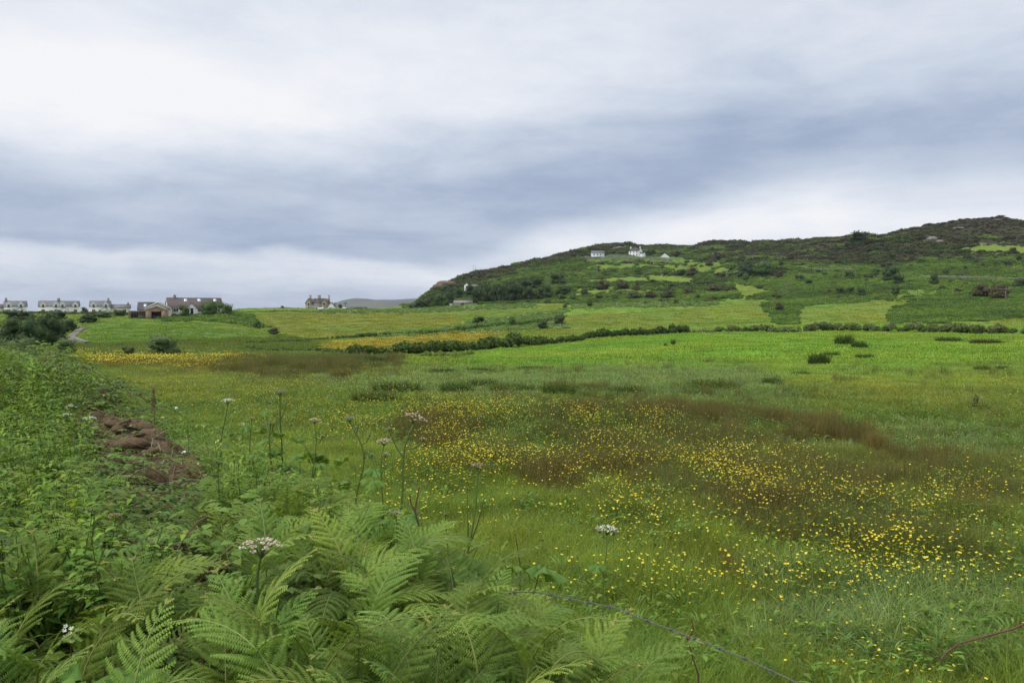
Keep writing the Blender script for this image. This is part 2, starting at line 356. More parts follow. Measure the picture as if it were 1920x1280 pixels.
def classify(X, Y, Z):
    px, py = pix(X, Y, Z)
    cls = np.full(X.shape, 'meadow', dtype=object)
    col = np.zeros(X.shape + (3,)); col[:] = C['meadow']
    n1 = vnoise(X, Y, 9.0, 1); n2 = vnoise(X, Y, 48.0, 4, 4)
    def put(mask, name): cls[mask] = name; col[mask] = C[name]
    put((Y + 45 * (n2 - .5) + rng.normal(0, 4, Y.shape) > 44) & (px > 860 + 200 * (n1 - .5)), 'lush')
    # hillside
    hl = np.interp(px, [-400, 700, 760, 860, 1000, 1100, 1200, 1300, 1380, 1420, 1460, 1500, 1700, 1840, 1930], [500, 560, 577, 573, 568, 572, 574, 572, 556, 570, 606, 574, 561, 604, 596])
    jx = 34 * (vnoise(X, Y, 9.0, 61) - .5); jy = 10 * (vnoise(X, Y, 7.0, 62) - .5); px0, py0 = px, py; px = px + jx; py = py + jy
    hill = (py < hl) & (Y > 200)
    hill |= (Y > 150) & (px > 1455) & (px < 1497) & (py < 607)
    hill |= (Y > 150) & (px > 1668) & (py < 605)
    hill |= (Y > 290) & (px > 1376) & (px < 1530) & (py < 604) & (py > 552)
    put(hill, 'bracken')
    sk = np.interp(px, [700, 800, 900, 1000, 1100, 1200, 1350, 1450, 1500, 1600, 1700, 1750, 1930], [590, 570, 538, 508, 482, 478, 487, 500, 498, 500, 503, 498, 482])
    put(hill & (py < sk + 26 * (n2 - 0.5)), 'scrub')
    put(hill & (py < sk - 8 + 50 * (n2 - 0.6)) & (n1 > 0.5) & (px > 1000), 'heath')
    put(hill & (px > 1640) & (py < 446 + 14 * (n1 - .5)), 'heath')
    put(hill & (n1 * 0.6 + n2 * 0.4 > 0.60) & (py > sk) & (Y > 320), 'scrub')
    px, py = px0, py0
    q = vnoise(X, Y, 3.0, 8) - 0.5; q2 = vnoise(X, Y, 3.0, 19) - 0.5
    sc_ = np.clip(Y / 25.0, 0.6, 3.0)
    for name, poly, soft, d0, d1 in ZONES:
        m_ = (Y > d0) & (Y < d1)
        if not m_.any(): continue
        xs = [p[0] for p in poly]; ys = [p[1] for p in poly]
        m_ &= (px > min(xs) - 20) & (px < max(xs) + 20) & (py > min(ys) - 20) & (py < max(ys) + 20)
        idx = np.nonzero(m_)
        jit = rng.random((2, len(idx[0]))) - .5
        a = px[idx] + q[idx] * soft * 8 + jit[0] * soft * 5; b = py[idx] + q2[idx] * soft * 3.0 + jit[1] * soft * 1.6
        k = inpoly(a, b, poly)
        sub = tuple(i_[k] for i_ in idx)
        cls[sub] = name; col[sub] = C[name]
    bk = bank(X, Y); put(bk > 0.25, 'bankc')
    v_ = 0.86 + 0.28 * n1 + 0.0 * n2
    col = col * v_[..., None]
    warm = (vnoise(X, Y, 15, 30) - 0.5)
    isg = np.isin(cls.astype(str), ['meadow', 'lush', 'mound', 'olive', 'field', 'fieldr', 'light'])
    col[..., 0] *= 1 + 0.5 * warm * isg
    return cls, col

# ------------------------------------------------------------------ materials
MATS = {}
def bsdf_mat(name):
    m_ = bpy.data.materials.new(name); m_.use_nodes = True; q = NX(m_.node_tree); q.n.clear()
    out = q.new('ShaderNodeOutputMaterial'); MATS[name] = m_
    return m_, q, out
def leaf_mat(name, c1, c2, trans=0.3, rough=0.55, tint=False, var=0.25, spec=0.25, dead=None, pv=0.0, ps=0.03):
    m_, q, out = bsdf_mat(name)
    rnd = q.new('ShaderNodeAttribute', attribute_name='rnd').outputs['Fac']
    oi = q.new('ShaderNodeObjectInfo').outputs['Random']
    c = q.mix(rnd, c1, c2)
    if tint:
        t = q.new('ShaderNodeAttribute', attribute_name='tint', attribute_type='INSTANCER').outputs['Color']
        c = q.mix(1.0, c, t, 'MULTIPLY')
    k = q.mr(oi, 0, 1, 1 - var, 1 + var)
    c = q.mix(1.0, c, q.comb(k, k, k), 'MULTIPLY')
    c2_ = q.mix(q.m('FRACT', q.m('MULTIPLY', oi, 7.13)), (1.12, 1.0, 0.9), (0.88, 1.0, 1.08))
    c = q.mix(1.0, c, c2_, 'MULTIPLY')
    if pv:     # patches of richer and poorer growth
        ps_ = q.new('ShaderNodeNewGeometry').outputs['Position']; nz = q.noise(ps_, ps, 4, 0.6)
        k = q.mr(nz, 0.3, 0.7, 1 - pv, 1 + pv); c = q.mix(1.0, c, q.comb(q.m('MULTIPLY', k, q.mr(nz, .3, .7, .92, 1.12)), k, q.m('MULTIPLY', k, .98)), 'MULTIPLY')
    if dead: c = q.mix(q.ss(rnd, 0.93, 0.98), c, dead)
    b = q.new('ShaderNodeBsdfPrincipled'); q.put(b.inputs['Base Color'], c); b.inputs['Roughness'].default_value = rough
    b.inputs['Specular IOR Level'].default_value = spec
    t_ = q.new('ShaderNodeBsdfTranslucent'); q.put(t_.inputs[0], q.mix(1.0, c, (1.25, 1.15, 0.6), 'MULTIPLY'))
    mx = q.new('ShaderNodeMixShader'); mx.inputs[0].default_value = trans
    q.l.new(b.outputs[0], mx.inputs[1]); q.l.new(t_.outputs[0], mx.inputs[2]); q.l.new(mx.outputs[0], out.inputs[0])
    return m_
def solid(name, c, rough=0.8, nscale=0, namp=0.25, c2=None, bump=0.0, spec=0.3, metal=0.0, coord='Object'):
    m_, q, out = bsdf_mat(name)
    b = q.new('ShaderNodeBsdfPrincipled'); b.inputs['Roughness'].default_value = rough; b.inputs['Metallic'].default_value = metal
    b.inputs['Specular IOR Level'].default_value = spec
    if nscale:
        tc = q.new('ShaderNodeTexCoord').outputs[coord]
        n = q.noise(tc, nscale, 6, 0.6)
        lo = tuple(v_ * (1 - namp) for v_ in c); hi = c2 or tuple(min(1, v_ * (1 + namp)) for v_ in c)
        q.put(b.inputs['Base Color'], q.ramp(n, [(0.3, lo), (0.7, hi)]))
        if bump:
            bp = q.new('ShaderNodeBump'); bp.inputs['Strength'].default_value = bump; q.put(bp.inputs['Height'], n); q.l.new(bp.outputs[0], b.inputs['Normal'])
    else: b.inputs['Base Color'].default_value = (*c, 1)
    q.l.new(b.outputs[0], out.inputs[0]); return m_

# ground
M_ground, q, out = bsdf_mat('ground_sward')
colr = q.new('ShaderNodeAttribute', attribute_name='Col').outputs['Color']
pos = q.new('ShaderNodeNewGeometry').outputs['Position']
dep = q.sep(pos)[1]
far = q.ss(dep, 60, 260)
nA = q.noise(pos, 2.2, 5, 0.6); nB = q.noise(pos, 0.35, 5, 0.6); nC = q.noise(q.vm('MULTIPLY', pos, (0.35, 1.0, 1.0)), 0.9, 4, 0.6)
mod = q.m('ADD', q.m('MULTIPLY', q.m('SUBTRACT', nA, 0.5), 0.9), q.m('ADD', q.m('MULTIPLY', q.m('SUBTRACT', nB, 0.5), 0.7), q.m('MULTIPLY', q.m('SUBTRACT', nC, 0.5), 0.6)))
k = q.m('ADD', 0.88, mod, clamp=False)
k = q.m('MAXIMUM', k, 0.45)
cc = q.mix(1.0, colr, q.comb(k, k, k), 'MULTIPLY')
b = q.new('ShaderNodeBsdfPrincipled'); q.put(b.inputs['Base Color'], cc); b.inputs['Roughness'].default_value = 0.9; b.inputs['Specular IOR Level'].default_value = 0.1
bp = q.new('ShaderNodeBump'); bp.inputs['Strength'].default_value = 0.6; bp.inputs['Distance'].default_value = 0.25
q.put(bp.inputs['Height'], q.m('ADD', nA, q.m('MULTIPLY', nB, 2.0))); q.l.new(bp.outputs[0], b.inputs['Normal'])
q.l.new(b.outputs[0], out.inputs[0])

M_tint = leaf_mat('grass_blades', (0.80, 0.90, 0.8), (1.75, 1.55, 1.4), 0.36, 0.6, spec=.12, tint=True, var=0.22, pv=.18, ps=.5)
M_bladeglauc = leaf_mat('broad_grass_blades', (0.95, 1.0, 0.9), (1.55, 1.4, 1.35), 0.35, 0.4, tint=True, var=0.15, spec=0.4)
M_rush = leaf_mat('rush_stems', (0.085, 0.135, 0.030), (0.19, 0.165, 0.060), 0.3, 0.5, var=0.3)
M_rushdark = leaf_mat('rush_stems_dark_green', (0.055, 0.110, 0.022), (0.105, 0.150, 0.035), 0.3, 0.5, var=0.25)
M_rushbrown = leaf_mat('rush_stems_brown', (0.100, 0.112, 0.030), (0.190, 0.145, 0.052), 0.25, 0.6, var=0.3)
M_petal = leaf_mat('buttercup_petal', (0.74, 0.60, 0.015), (0.88, 0.76, 0.04), 0.2, 0.3, var=0.05, spec=0.5)
M_stem = leaf_mat('thin_green_stem', (0.08, 0.14, 0.03), (0.13, 0.17, 0.04), 0.1, 0.5)
M_white = leaf_mat('white_petal', (0.62, 0.62, 0.55), (0.82, 0.82, 0.76), 0.25, 0.6, var=0.05)
M_pinkish = leaf_mat('fading_pink_umbel', (0.50, 0.40, 0.32), (0.72, 0.60, 0.50), 0.2, 0.7, var=0.05)
M_umbelbrown = leaf_mat('green_brown_umbel', (0.20, 0.18, 0.11), (0.40, 0.34, 0.25), 0.15, 0.7, var=0.1)
M_fern = leaf_mat('bracken_frond', (0.058, 0.130, 0.019), (0.255, 0.355, 0.060), 0.28, 0.6, var=0.42, spec=0.18)
M_ferntip = leaf_mat('bracken_young_tip', (0.22, 0.28, 0.05), (0.40, 0.36, 0.09), 0.3, 0.5, var=0.15)
M_rachis = leaf_mat('bracken_stalk', (0.16, 0.22, 0.05), (0.22, 0.24, 0.07), 0.05, 0.5)
M_under = leaf_mat('nettle_leaves', (0.080, 0.172, 0.022), (0.205, 0.312, 0.050), 0.36, 0.6, var=0.38, spec=0.15)
M_under2 = leaf_mat('bramble_leaves', (0.065, 0.130, 0.020), (0.140, 0.225, 0.040), 0.3, 0.55, var=0.35, spec=0.2)
M_hog = leaf_mat('hogweed_leaf', (0.085, 0.185, 0.024), (0.165, 0.28, 0.045), 0.35, 0.5, var=0.15, spec=0.3)
M_brack2 = leaf_mat('hillside_bracken', (0.060, 0.130, 0.022), (0.150, 0.245, 0.042), 0.32, 0.6, var=0.30, pv=.42, ps=.035)
M_scrub = leaf_mat('gorse_scrub', (0.030, 0.050, 0.014), (0.085, 0.110, 0.032), 0.25, 0.7, var=0.4, pv=.4, ps=.03)
M_heath = leaf_mat('heather', (0.036, 0.037, 0.018), (0.085, 0.075, 0.036), 0.1, 0.8, var=0.35)
M_tree = leaf_mat('tree_leaves_dark', (0.026, 0.055, 0.014), (0.070, 0.115, 0.028), 0.2, 0.6, var=0.25)
M_treeb = leaf_mat('tree_leaves_green', (0.050, 0.105, 0.020), (0.110, 0.180, 0.038), 0.25, 0.6, var=0.2)
M_treebr = leaf_mat('tree_leaves_brownish', (0.045, 0.050, 0.020), (0.105, 0.092, 0.040), 0.2, 0.7, var=0.2)
M_willow = leaf_mat('willow_leaves', (0.070, 0.120, 0.034), (0.155, 0.215, 0.075), 0.25, 0.6, var=0.15)
M_hedge = leaf_mat('hedge_leaves', (0.040, 0.085, 0.018), (0.115, 0.180, 0.040), 0.2, 0.6, var=0.2)
M_hedge2 = leaf_mat('hedge_leaves_mixed', (0.075, 0.120, 0.030), (0.180, 0.195, 0.075), 0.2, 0.7, var=0.2)
M_vergep = leaf_mat('verge_plants', (0.09, 0.17, 0.03), (0.18, 0.27, 0.06), 0.3, 0.6, var=0.25)
M_bark = solid('bark', (0.10, 0.08, 0.06), 0.9, 6, 0.4, bump=0.3)
M_deadstem = solid('dead_stem', (0.10, 0.070, 0.042), 0.8, 30, 0.4)
M_dock = leaf_mat('dock_seed', (0.14, 0.095, 0.05), (0.22, 0.16, 0.09), 0.1, 0.8)
M_clod = solid('brown_turf_clod', (0.055, 0.036, 0.019), 0.95, 11, 0.6, c2=(0.20, 0.148, 0.085), bump=1.0, spec=0.05)
M_straw = leaf_mat('straw', (0.22, 0.15, 0.09), (0.46, 0.37, 0.25), 0.1, 0.7)
M_wire = solid('galvanised_wire', (0.16, 0.16, 0.155), 0.55, metal=0.4)
M_bramstem = solid('bramble_stem_red', (0.105, 0.052, 0.030), 0.5, 20, 0.3)
M_render = solid('white_render', (0.84, 0.84, 0.83), 0.9, 0.6, 0.06)
M_cream = solid('cream_render', (0.70, 0.67, 0.55), 0.9, 0.6, 0.06)
M_slate = solid('grey_slate', (0.135, 0.14, 0.15), 0.6, 1.5, 0.25, bump=0.2)
M_dslate = solid('dark_slate', (0.065, 0.06, 0.065), 0.6, 1.5, 0.25, bump=0.2)
M_btile = solid('brown_tile', (0.098, 0.080, 0.074), 0.8, 1.2, 0.3, bump=0.2)
M_brick = solid('tan_brick', (0.28, 0.19, 0.135), 0.9, 3.0, 0.2)
M_stone = solid('sandstone', (0.36, 0.30, 0.21), 0.9, 0.9, 0.3)
M_gstone = solid('grey_stone', (0.23, 0.22, 0.20), 0.95, 0.7, 0.4, bump=0.5)
M_rock = solid('lichen_rock', (0.20, 0.18, 0.16), 0.95, 0.4, 0.45, bump=0.8)
M_crag = solid('reddish_crag', (0.15, 0.105, 0.08), 0.95, 0.15, 0.45, bump=0.8)
M_dark = solid('dark_opening', (0.012, 0.012, 0.014), 0.9)
M_glass = solid('window_glass', (0.03, 0.035, 0.04), 0.12, spec=0.6)
M_skyl = solid('rooflight_glass', (0.55, 0.58, 0.62), 0.08, spec=0.8, metal=0.6)
M_wtrim = solid('white_paint', (0.80, 0.80, 0.80), 0.5)
M_wood = solid('weathered_wood', (0.20, 0.17, 0.14), 0.9, 3, 0.3)
M_rwood = solid('red_brown_wood', (0.17, 0.065, 0.045), 0.85, 3, 0.3)
M_pot = solid('chimney_pot', (0.22, 0.12, 0.08), 0.9)
M_silver = solid('silver_car_paint', (0.50, 0.52, 0.55), 0.3, spec=0.6)
M_tyre = solid('tyre_rubber', (0.02, 0.02, 0.02), 0.8)
M_tarmac = solid('track_gravel', (0.16, 0.14, 0.12), 0.95, 0.5, 0.2)
M_head = solid('headland_moor', (0.090, 0.085, 0.095), 0.95, 0.006, 0.3, c2=(0.10, 0.12, 0.085))
M_sea = solid('sea_water', (0.03, 0.05, 0.06), 0.15, spec=0.5)

# ------------------------------------------------------------------ ground mesh
tcols = np.concatenate([np.linspace(-1.5, -0.74, 26)[:-1], np.linspace(-0.74, 0.74, 600), np.linspace(0.74, 1.5, 26)[1:]])
AP = 6.0
def rows():
    r = [-5.9 + 0.4 * i for i in range(15)]
    r += list(np.geomspace(0.4, 30, 130))
    r += list(np.geomspace(30, 130, 151)[1:])
    r += list(np.geomspace(130, 420, 191)[1:])
    r += list(np.geomspace(420, 900, 101)[1:])
    r += list(np.geomspace(900, 1500, 10)[1:])
    return np.array(sorted(set(r)))
ry = rows()
YY, TT = np.meshgrid(ry, tcols, indexing='ij')
XX = TT * (YY * 1.0 + AP * np.exp(-np.maximum(YY, 0) / 20.0))
ZZ = H(XX, YY)
CLS, CC_ = classify(XX, YY, ZZ)
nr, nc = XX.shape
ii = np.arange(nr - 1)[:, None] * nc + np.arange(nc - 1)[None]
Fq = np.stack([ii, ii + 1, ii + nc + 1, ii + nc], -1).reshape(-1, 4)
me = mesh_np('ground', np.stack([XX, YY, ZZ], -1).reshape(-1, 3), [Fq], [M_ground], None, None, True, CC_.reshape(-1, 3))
ground = obj('ground', me, kind='structure', label='rolling green meadows rising to a bracken hillside')

# sea and far headland
me = mesh_np('sea', [(-5000, 600, -34), (5000, 600, -34), (5000, 5000, -34), (-5000, 5000, -34)], [[(0, 1, 2, 3)]], [M_sea])
obj('sea', me, kind='structure', label='grey sea beyond the fields')
hp = [(560, 600), (620, 586), (632, 575), (645, 567), (655, 561), (668, 559), (690, 560), (705, 562), (740, 562), (760, 560.5), (800, 559), (860, 560), (960, 562), (1100, 575), (1300, 600)]
hx = np.linspace(560, 1300, 220); D0 = 3600.0
hz = np.interp(hx, [p[0] for p in hp], [(HOR - p[1]) / F * D0 for p in hp]) + 1.2 * (vnoise(hx, hx * 0, 18, 3) - 0.5)
VV = []; rr_ = 26
prof = np.linspace(0, 1, rr_)
for j, p in enumerate(prof):
    f_ = np.sin(p * math.pi / 2) ** 0.7 if p < 1 else 1
    dep_ = D0 - 700 * (1 - p) ** 1.3
    zz_ = -34 + (hz + 34) * f_ + 5 * (vnoise(hx, np.full_like(hx, j * 3.0), 9, 5) - 0.5) * (1 - p)
    VV.append(np.stack([(hx - CX) / F * D0, np.full_like(hx, dep_), zz_], -1))
VV.append(np.stack([(hx - CX) / F * D0, np.full_like(hx, D0 + 500), hz * 0 - 40], -1))
VV = np.array(VV); n_ = len(hx)
ii = np.arange(len(VV) - 1)[:, None] * n_ + np.arange(n_ - 1)[None]
me = mesh_np('headland', VV.reshape(-1, 3), [np.stack([ii, ii + 1, ii + n_ + 1, ii + n_], -1).reshape(-1, 4)], [M_head], smooth=True)
obj('headland', me, kind='structure', label='flat-topped moorland headland fading blue in the distance')

# ------------------------------------------------------------------ scatter of uncountable growth (geometry nodes)
def source(name, mb, mats):
    me = mb.mesh(name, mats); return bpy.data.objects.new(name, me)
def scatter(name, pts, scale, rotz, src, idx=None, tint=None, tilt=None, label=None, zs=None):
    pts = np.asarray(pts, np.float32).reshape(-1, 3); n = len(pts)
    if n == 0: return
    me = bpy.data.meshes.new(name); me.vertices.add(n); me.vertices.foreach_set('co', pts.ravel())
    def at(k, t, v_, prop='value'):
        a = me.attributes.new(k, t, 'POINT'); a.data.foreach_set(prop, np.asarray(v_).ravel())
    sc3 = np.repeat(np.asarray(scale, np.float32).reshape(-1, 1), 3, 1)
    if zs is not None: sc3[:, 2] *= zs
    at('sc', 'FLOAT_VECTOR', sc3, 'vector')
    rot = np.zeros((n, 3), np.float32); rot[:, 2] = rotz
    if tilt is not None: rot[:, :2] = tilt
    at('rot', 'FLOAT_VECTOR', rot, 'vector')
    at('idx', 'INT', (np.zeros(n) if idx is None else idx).astype(np.int32))
    if tint is not None:
        c4 = np.ones((n, 4), np.float32); c4[:, :3] = tint; at('tint', 'FLOAT_COLOR', c4, 'color')
    o = obj(name, me, kind='stuff', label=label)
    g = bpy.data.node_groups.new(name + '_scatter', 'GeometryNodeTree')
    g.interface.new_socket('Geometry', in_out='INPUT', socket_type='NodeSocketGeometry'); g.interface.new_socket('Geometry', in_out='OUTPUT', socket_type='NodeSocketGeometry')
    N = g.nodes; L = g.links
    gi = N.new('NodeGroupInput'); go = N.new('NodeGroupOutput'); jn = N.new('GeometryNodeJoinGeometry')
    def named(k, t):
        a = N.new('GeometryNodeInputNamedAttribute'); a.data_type = t; a.inputs[0].default_value = k; return a.outputs[0]
    sc_ = named('sc', 'FLOAT_VECTOR'); ro_ = named('rot', 'FLOAT_VECTOR'); id_ = named('idx', 'INT')
    er = N.new('FunctionNodeEulerToRotation'); L.new(ro_, er.inputs[0])
    for i_, s_ in enumerate(src):
        inf = N.new('GeometryNodeObjectInfo'); inf.inputs[0].default_value = s_; inf.inputs['As Instance'].default_value = True
        ip = N.new('GeometryNodeInstanceOnPoints'); cmp = N.new('FunctionNodeCompare'); cmp.data_type = 'INT'; cmp.operation = 'EQUAL'
        si = [z_ for z_ in cmp.inputs if z_.type == 'INT']
        L.new(id_, si[0]); si[1].default_value = i_
        L.new(gi.outputs[0], ip.inputs['Points']); L.new(cmp.outputs[0], ip.inputs['Selection']); L.new(inf.outputs['Geometry'], ip.inputs['Instance'])
        L.new(er.outputs[0], ip.inputs['Rotation']); L.new(sc_, ip.inputs['Scale']); L.new(ip.outputs[0], jn.inputs[0])
    L.new(jn.outputs[0], go.inputs[0])
    md = o.modifiers.new('scatter', 'NODES'); md.node_group = g
    return o

def blades(n, rad, h0, h1, w, bend, seg=3, m=0, lean=0.25, g=rng, tipw=0.15):
    mb = MB()
    th = g.random(n) * 6.283; r_ = rad * np.sqrt(g.random(n)); bx = r_ * np.cos(th); by = r_ * np.sin(th)
    a = g.random(n) * 6.283; h = h0 + (h1 - h0) * g.random(n); bd = bend * (0.3 + g.random(n)) * h; ln = lean * h * g.random(n)
    ww = w * (0.6 + 0.8 * g.random(n))
    dx_ = np.cos(a); dy_ = np.sin(a); t = np.linspace(0, 1, seg + 1)
    off = ln[:, None] * t + bd[:, None] * t ** 2.2; zt = h[:, None] * (t - 0.35 * np.clip(bd / h, 0, 1.2)[:, None] * t ** 3)
    cx = bx[:, None] + dx_[:, None] * off; cy_ = by[:, None] + dy_[:, None] * off
    wd = ww[:, None] * (1 - (1 - tipw) * t ** 1.5) * 0.5
    sa = a + 1.57 + (g.random(n) - 0.5); sx = np.cos(sa)[:, None] * wd; sy = np.sin(sa)[:, None] * wd
    Lp = np.stack([cx - sx, cy_ - sy, zt - 0.02], -1); Rp = np.stack([cx + sx, cy_ + sy, zt - 0.02], -1)
    V = np.stack([Lp, Rp], 2).reshape(-1, 3)
    b_ = np.arange(n)[:, None] * (seg + 1) * 2 + np.arange(seg)[None] * 2
    Fq = np.stack([b_, b_ + 1, b_ + 3, b_ + 2], -1).reshape(-1, 4)
    mb.add(V, Fq, m, np.clip(np.repeat(g.random(n), seg) * 0.7 + np.tile(t[1:], n) * 0.3, 0, 1))
    return mb

def leaf(mb, base, d, up, L_, w, m=0, r=None, fold=0.25, droop=0.3):
    """folded pointed leaf of 4 quads-ish"""
    d = np.array(d, float); d /= np.linalg.norm(d); up = np.array(up, float)
    s_ = np.cross(d, up); s_ /= np.linalg.norm(s_) + 1e-9; u = np.cross(s_, d)
    b = np.array(base, float)
    p = [b, b + d * L_ * .35 + s_ * w * .5 + u * w * fold, b + d * L_ * .35, b + d * L_ * .35 - s_ * w * .5 + u * w * fold,
         b + d * L_ * .7 + s_ * w * .33 + u * (w * fold * .6 - droop * L_ * .12), b + d * L_ * .7 - u * droop * L_ * .15, b + d * L_ * .7 - s_ * w * .33 + u * (w * fold * .6 - droop * L_ * .12),
         b + d * L_ - u * droop * L_ * .4]
    r = random.random() if r is None else r
    mb.add(p, [(0, 1, 2), (0, 2, 3)], m, r); mb.add(p, [(2, 1, 4, 5), (3, 2, 5, 6)], m, r); mb.add(p, [(5, 4, 7), (6, 5, 7)], m, r)

def nettle(h, n, ls, seed, mat_leaf=0, mat_stem=1):
    g = random.Random(seed); mb = MB(); bx_, by_ = g.uniform(-.2, .2), g.uniform(-.2, .2)
    k = 5; pts = [(bx_ * (i / k) ** 2 * h, by_ * (i / k) ** 2 * h, h * i / k - 0.05) for i in range(k + 1)]
    mb.tube(pts, np.linspace(0.005, 0.002, k + 1), 3, mat_stem)
    for i in range(n):
        t = 0.12 + 0.88 * (i + 1) / n; p = (bx_ * t * t * h, by_ * t * t * h, h * t)
        a = i * 1.571 + g.uniform(-.3, .3)
        for s_ in (0, math.pi):
            L_ = ls * (1.15 - 0.75 * t) * g.uniform(.8, 1.2) * 1.2
            leaf(mb, p, (math.cos(a + s_), math.sin(a + s_), g.uniform(-.25, .45)), (0, 0, 1), L_, L_ * .55, mat_leaf, None, .15, g.uniform(.3, 1))
    return mb

def bramble(seed, L_=0.9):
    g = random.Random(seed); mb = MB(); k = 9; az_ = g.uniform(0, 6.28)
    pts = [(math.cos(az_) * L_ * t, math.sin(az_) * L_ * t, 0.55 * L_ * math.sin(min(t * 2.4, 2.6)) + .02) for t in np.linspace(0, 1, k)]
    mb.tube(pts, np.linspace(.006, .003, k), 3, 1)
    for i in range(1, k):
        for s_ in (-1, 1):
            a = az_ + s_ * g.uniform(.6, 1.4); p = np.array(pts[i])
            q_ = p + np.array([math.cos(a), math.sin(a), .3]) * 0.09
            for da in (-1.1, 0, 1.1):
                leaf(mb, q_, (math.cos(a + da), math.sin(a + da), g.uniform(-.2, .3)), (0, 0, 1), g.uniform(.045, .075), g.uniform(.032, .05), 0, None, .12, .6)
    return mb

def lobes_foliage(lobes, n, size, g=rng, core=True, flat=0.0, m=0, core_sc=0.8, drop=0.0):
    """leaf-cluster faces over ellipsoid lobes. lobes: (x,y,z,rx,ry,rz)"""
    mb = MB(); Lb = np.array(lobes, float)
    wt = (Lb[:, 3] * Lb[:, 5] + Lb[:, 3] * Lb[:, 4]); wt /= wt.sum()
    k = g.choice(len(Lb), n, p=wt)
    d = norm(g.normal(size=(n, 3))); d[:, 2] = np.where(d[:, 2] < -0.35, -d[:, 2] * 0.5, d[:, 2]); d = norm(d)
    rad = 0.78 + 0.30 * g.random(n) + 0.22 * (g.random(n) > 0.9)
    ctr = Lb[k, :3] + d * Lb[k, 3:6] * rad[:, None]
    inside = np.zeros(n, bool)
    for j in range(len(Lb)):
        q_ = (ctr - Lb[j, :3]) / (Lb[j, 3:6] * 0.82); inside |= ((q_ ** 2).sum(1) < 1) & (k != j)
    keep = ~inside; ctr = ctr[keep]; d = d[keep]; n2 = len(ctr)
    nrm = norm(d + 0.9 * g.normal(size=(n2, 3)))
    a = norm(np.cross(nrm, g.normal(size=(n2, 3)))); b_ = np.cross(nrm, a)
    s_ = size * (0.55 + 0.9 * g.random(n2))[:, None]
    V = np.stack([ctr - a * s_, ctr - b_ * s_ * .55, ctr + a * s_, ctr + b_ * s_ * .55], 1).reshape(-1, 3)
    Fq = np.arange(n2 * 4).reshape(-1, 4)
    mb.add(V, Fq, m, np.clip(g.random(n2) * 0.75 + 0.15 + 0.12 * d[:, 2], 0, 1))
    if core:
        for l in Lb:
            V, Fc = ico(1); V = V * (1 + 0.15 * (g.random((len(V), 1)) - 0.5)); mb.add(V * l[3:6] * core_sc + l[:3], Fc, m, g.random(len(Fc)) * 0.3)  # solid core in the darker leaf tones: inner shade put into the colour
    return mb
_ico = {}
def ico(sub):
    if sub in _ico: return _ico[sub][0].copy(), _ico[sub][1]
    import bmesh
    bm = bmesh.new(); bmesh.ops.create_icosphere(bm, subdivisions=sub, radius=1.0)
    V = np.array([v_.co[:] for v_ in bm.verts]); Fc = np.array([[v_.index for v_ in f.verts] for f in bm.faces]); bm.free()
    _ico[sub] = (V, Fc); return V.copy(), Fc

def sample_ground(n, mask, depth_pow):
    """random ground points in cells of the mask, weighted by area / depth**pow"""
    m_ = mask[:-1, :-1]
    area = np.abs((XX[:-1, 1:] - XX[:-1, :-1]) * (YY[1:, :-1] - YY[:-1, :-1]))
    w = area / np.maximum(YY[:-1, :-1], 2) ** depth_pow * m_
    w = w.ravel(); tot = w.sum()
    if tot <= 0: return np.zeros((0, 3)), np.zeros((0, 2), int)
    k = rng.choice(len(w), n, p=w / tot); i, j = np.divmod(k, nc - 1)
    u = rng.random(n); v_ = rng.random(n)
    y_ = YY[i, j] * (1 - v_) + YY[i + 1, j] * v_; x_ = (XX[i, j] * (1-u) + XX[i, j+1] * u) * (1-v_) + (XX[i+1, j] * (1-u) + XX[i+1, j+1] * u) * v_
    return np.stack([x_, y_, H(x_, y_)], -1), np.stack([i, j], -1)
PXg, PYg = pix(XX, YY, ZZ)
VIS = (PXg > -160) & (PXg < 2080) & (PYg < 1500)
# ground that faces or nearly faces the camera (not hidden behind a crest)
sl_ = np.maximum.accumulate(np.where(YY > 0.5, ZZ / np.maximum(YY, .5), -9), axis=0)
SEEN = VIS & (np.where(YY > 0.5, ZZ / np.maximum(YY, .5), 0) > sl_ - 0.012)
CS = CLS.astype(str)
def isin(*a): return np.isin(CS, a)
SWARD = isin('meadow', 'lush', 'mound', 'rush', 'glauc', 'brown', 'marsh', 'orange', 'yellow', 'olive', 'field', 'fieldr', 'light', 'verge')

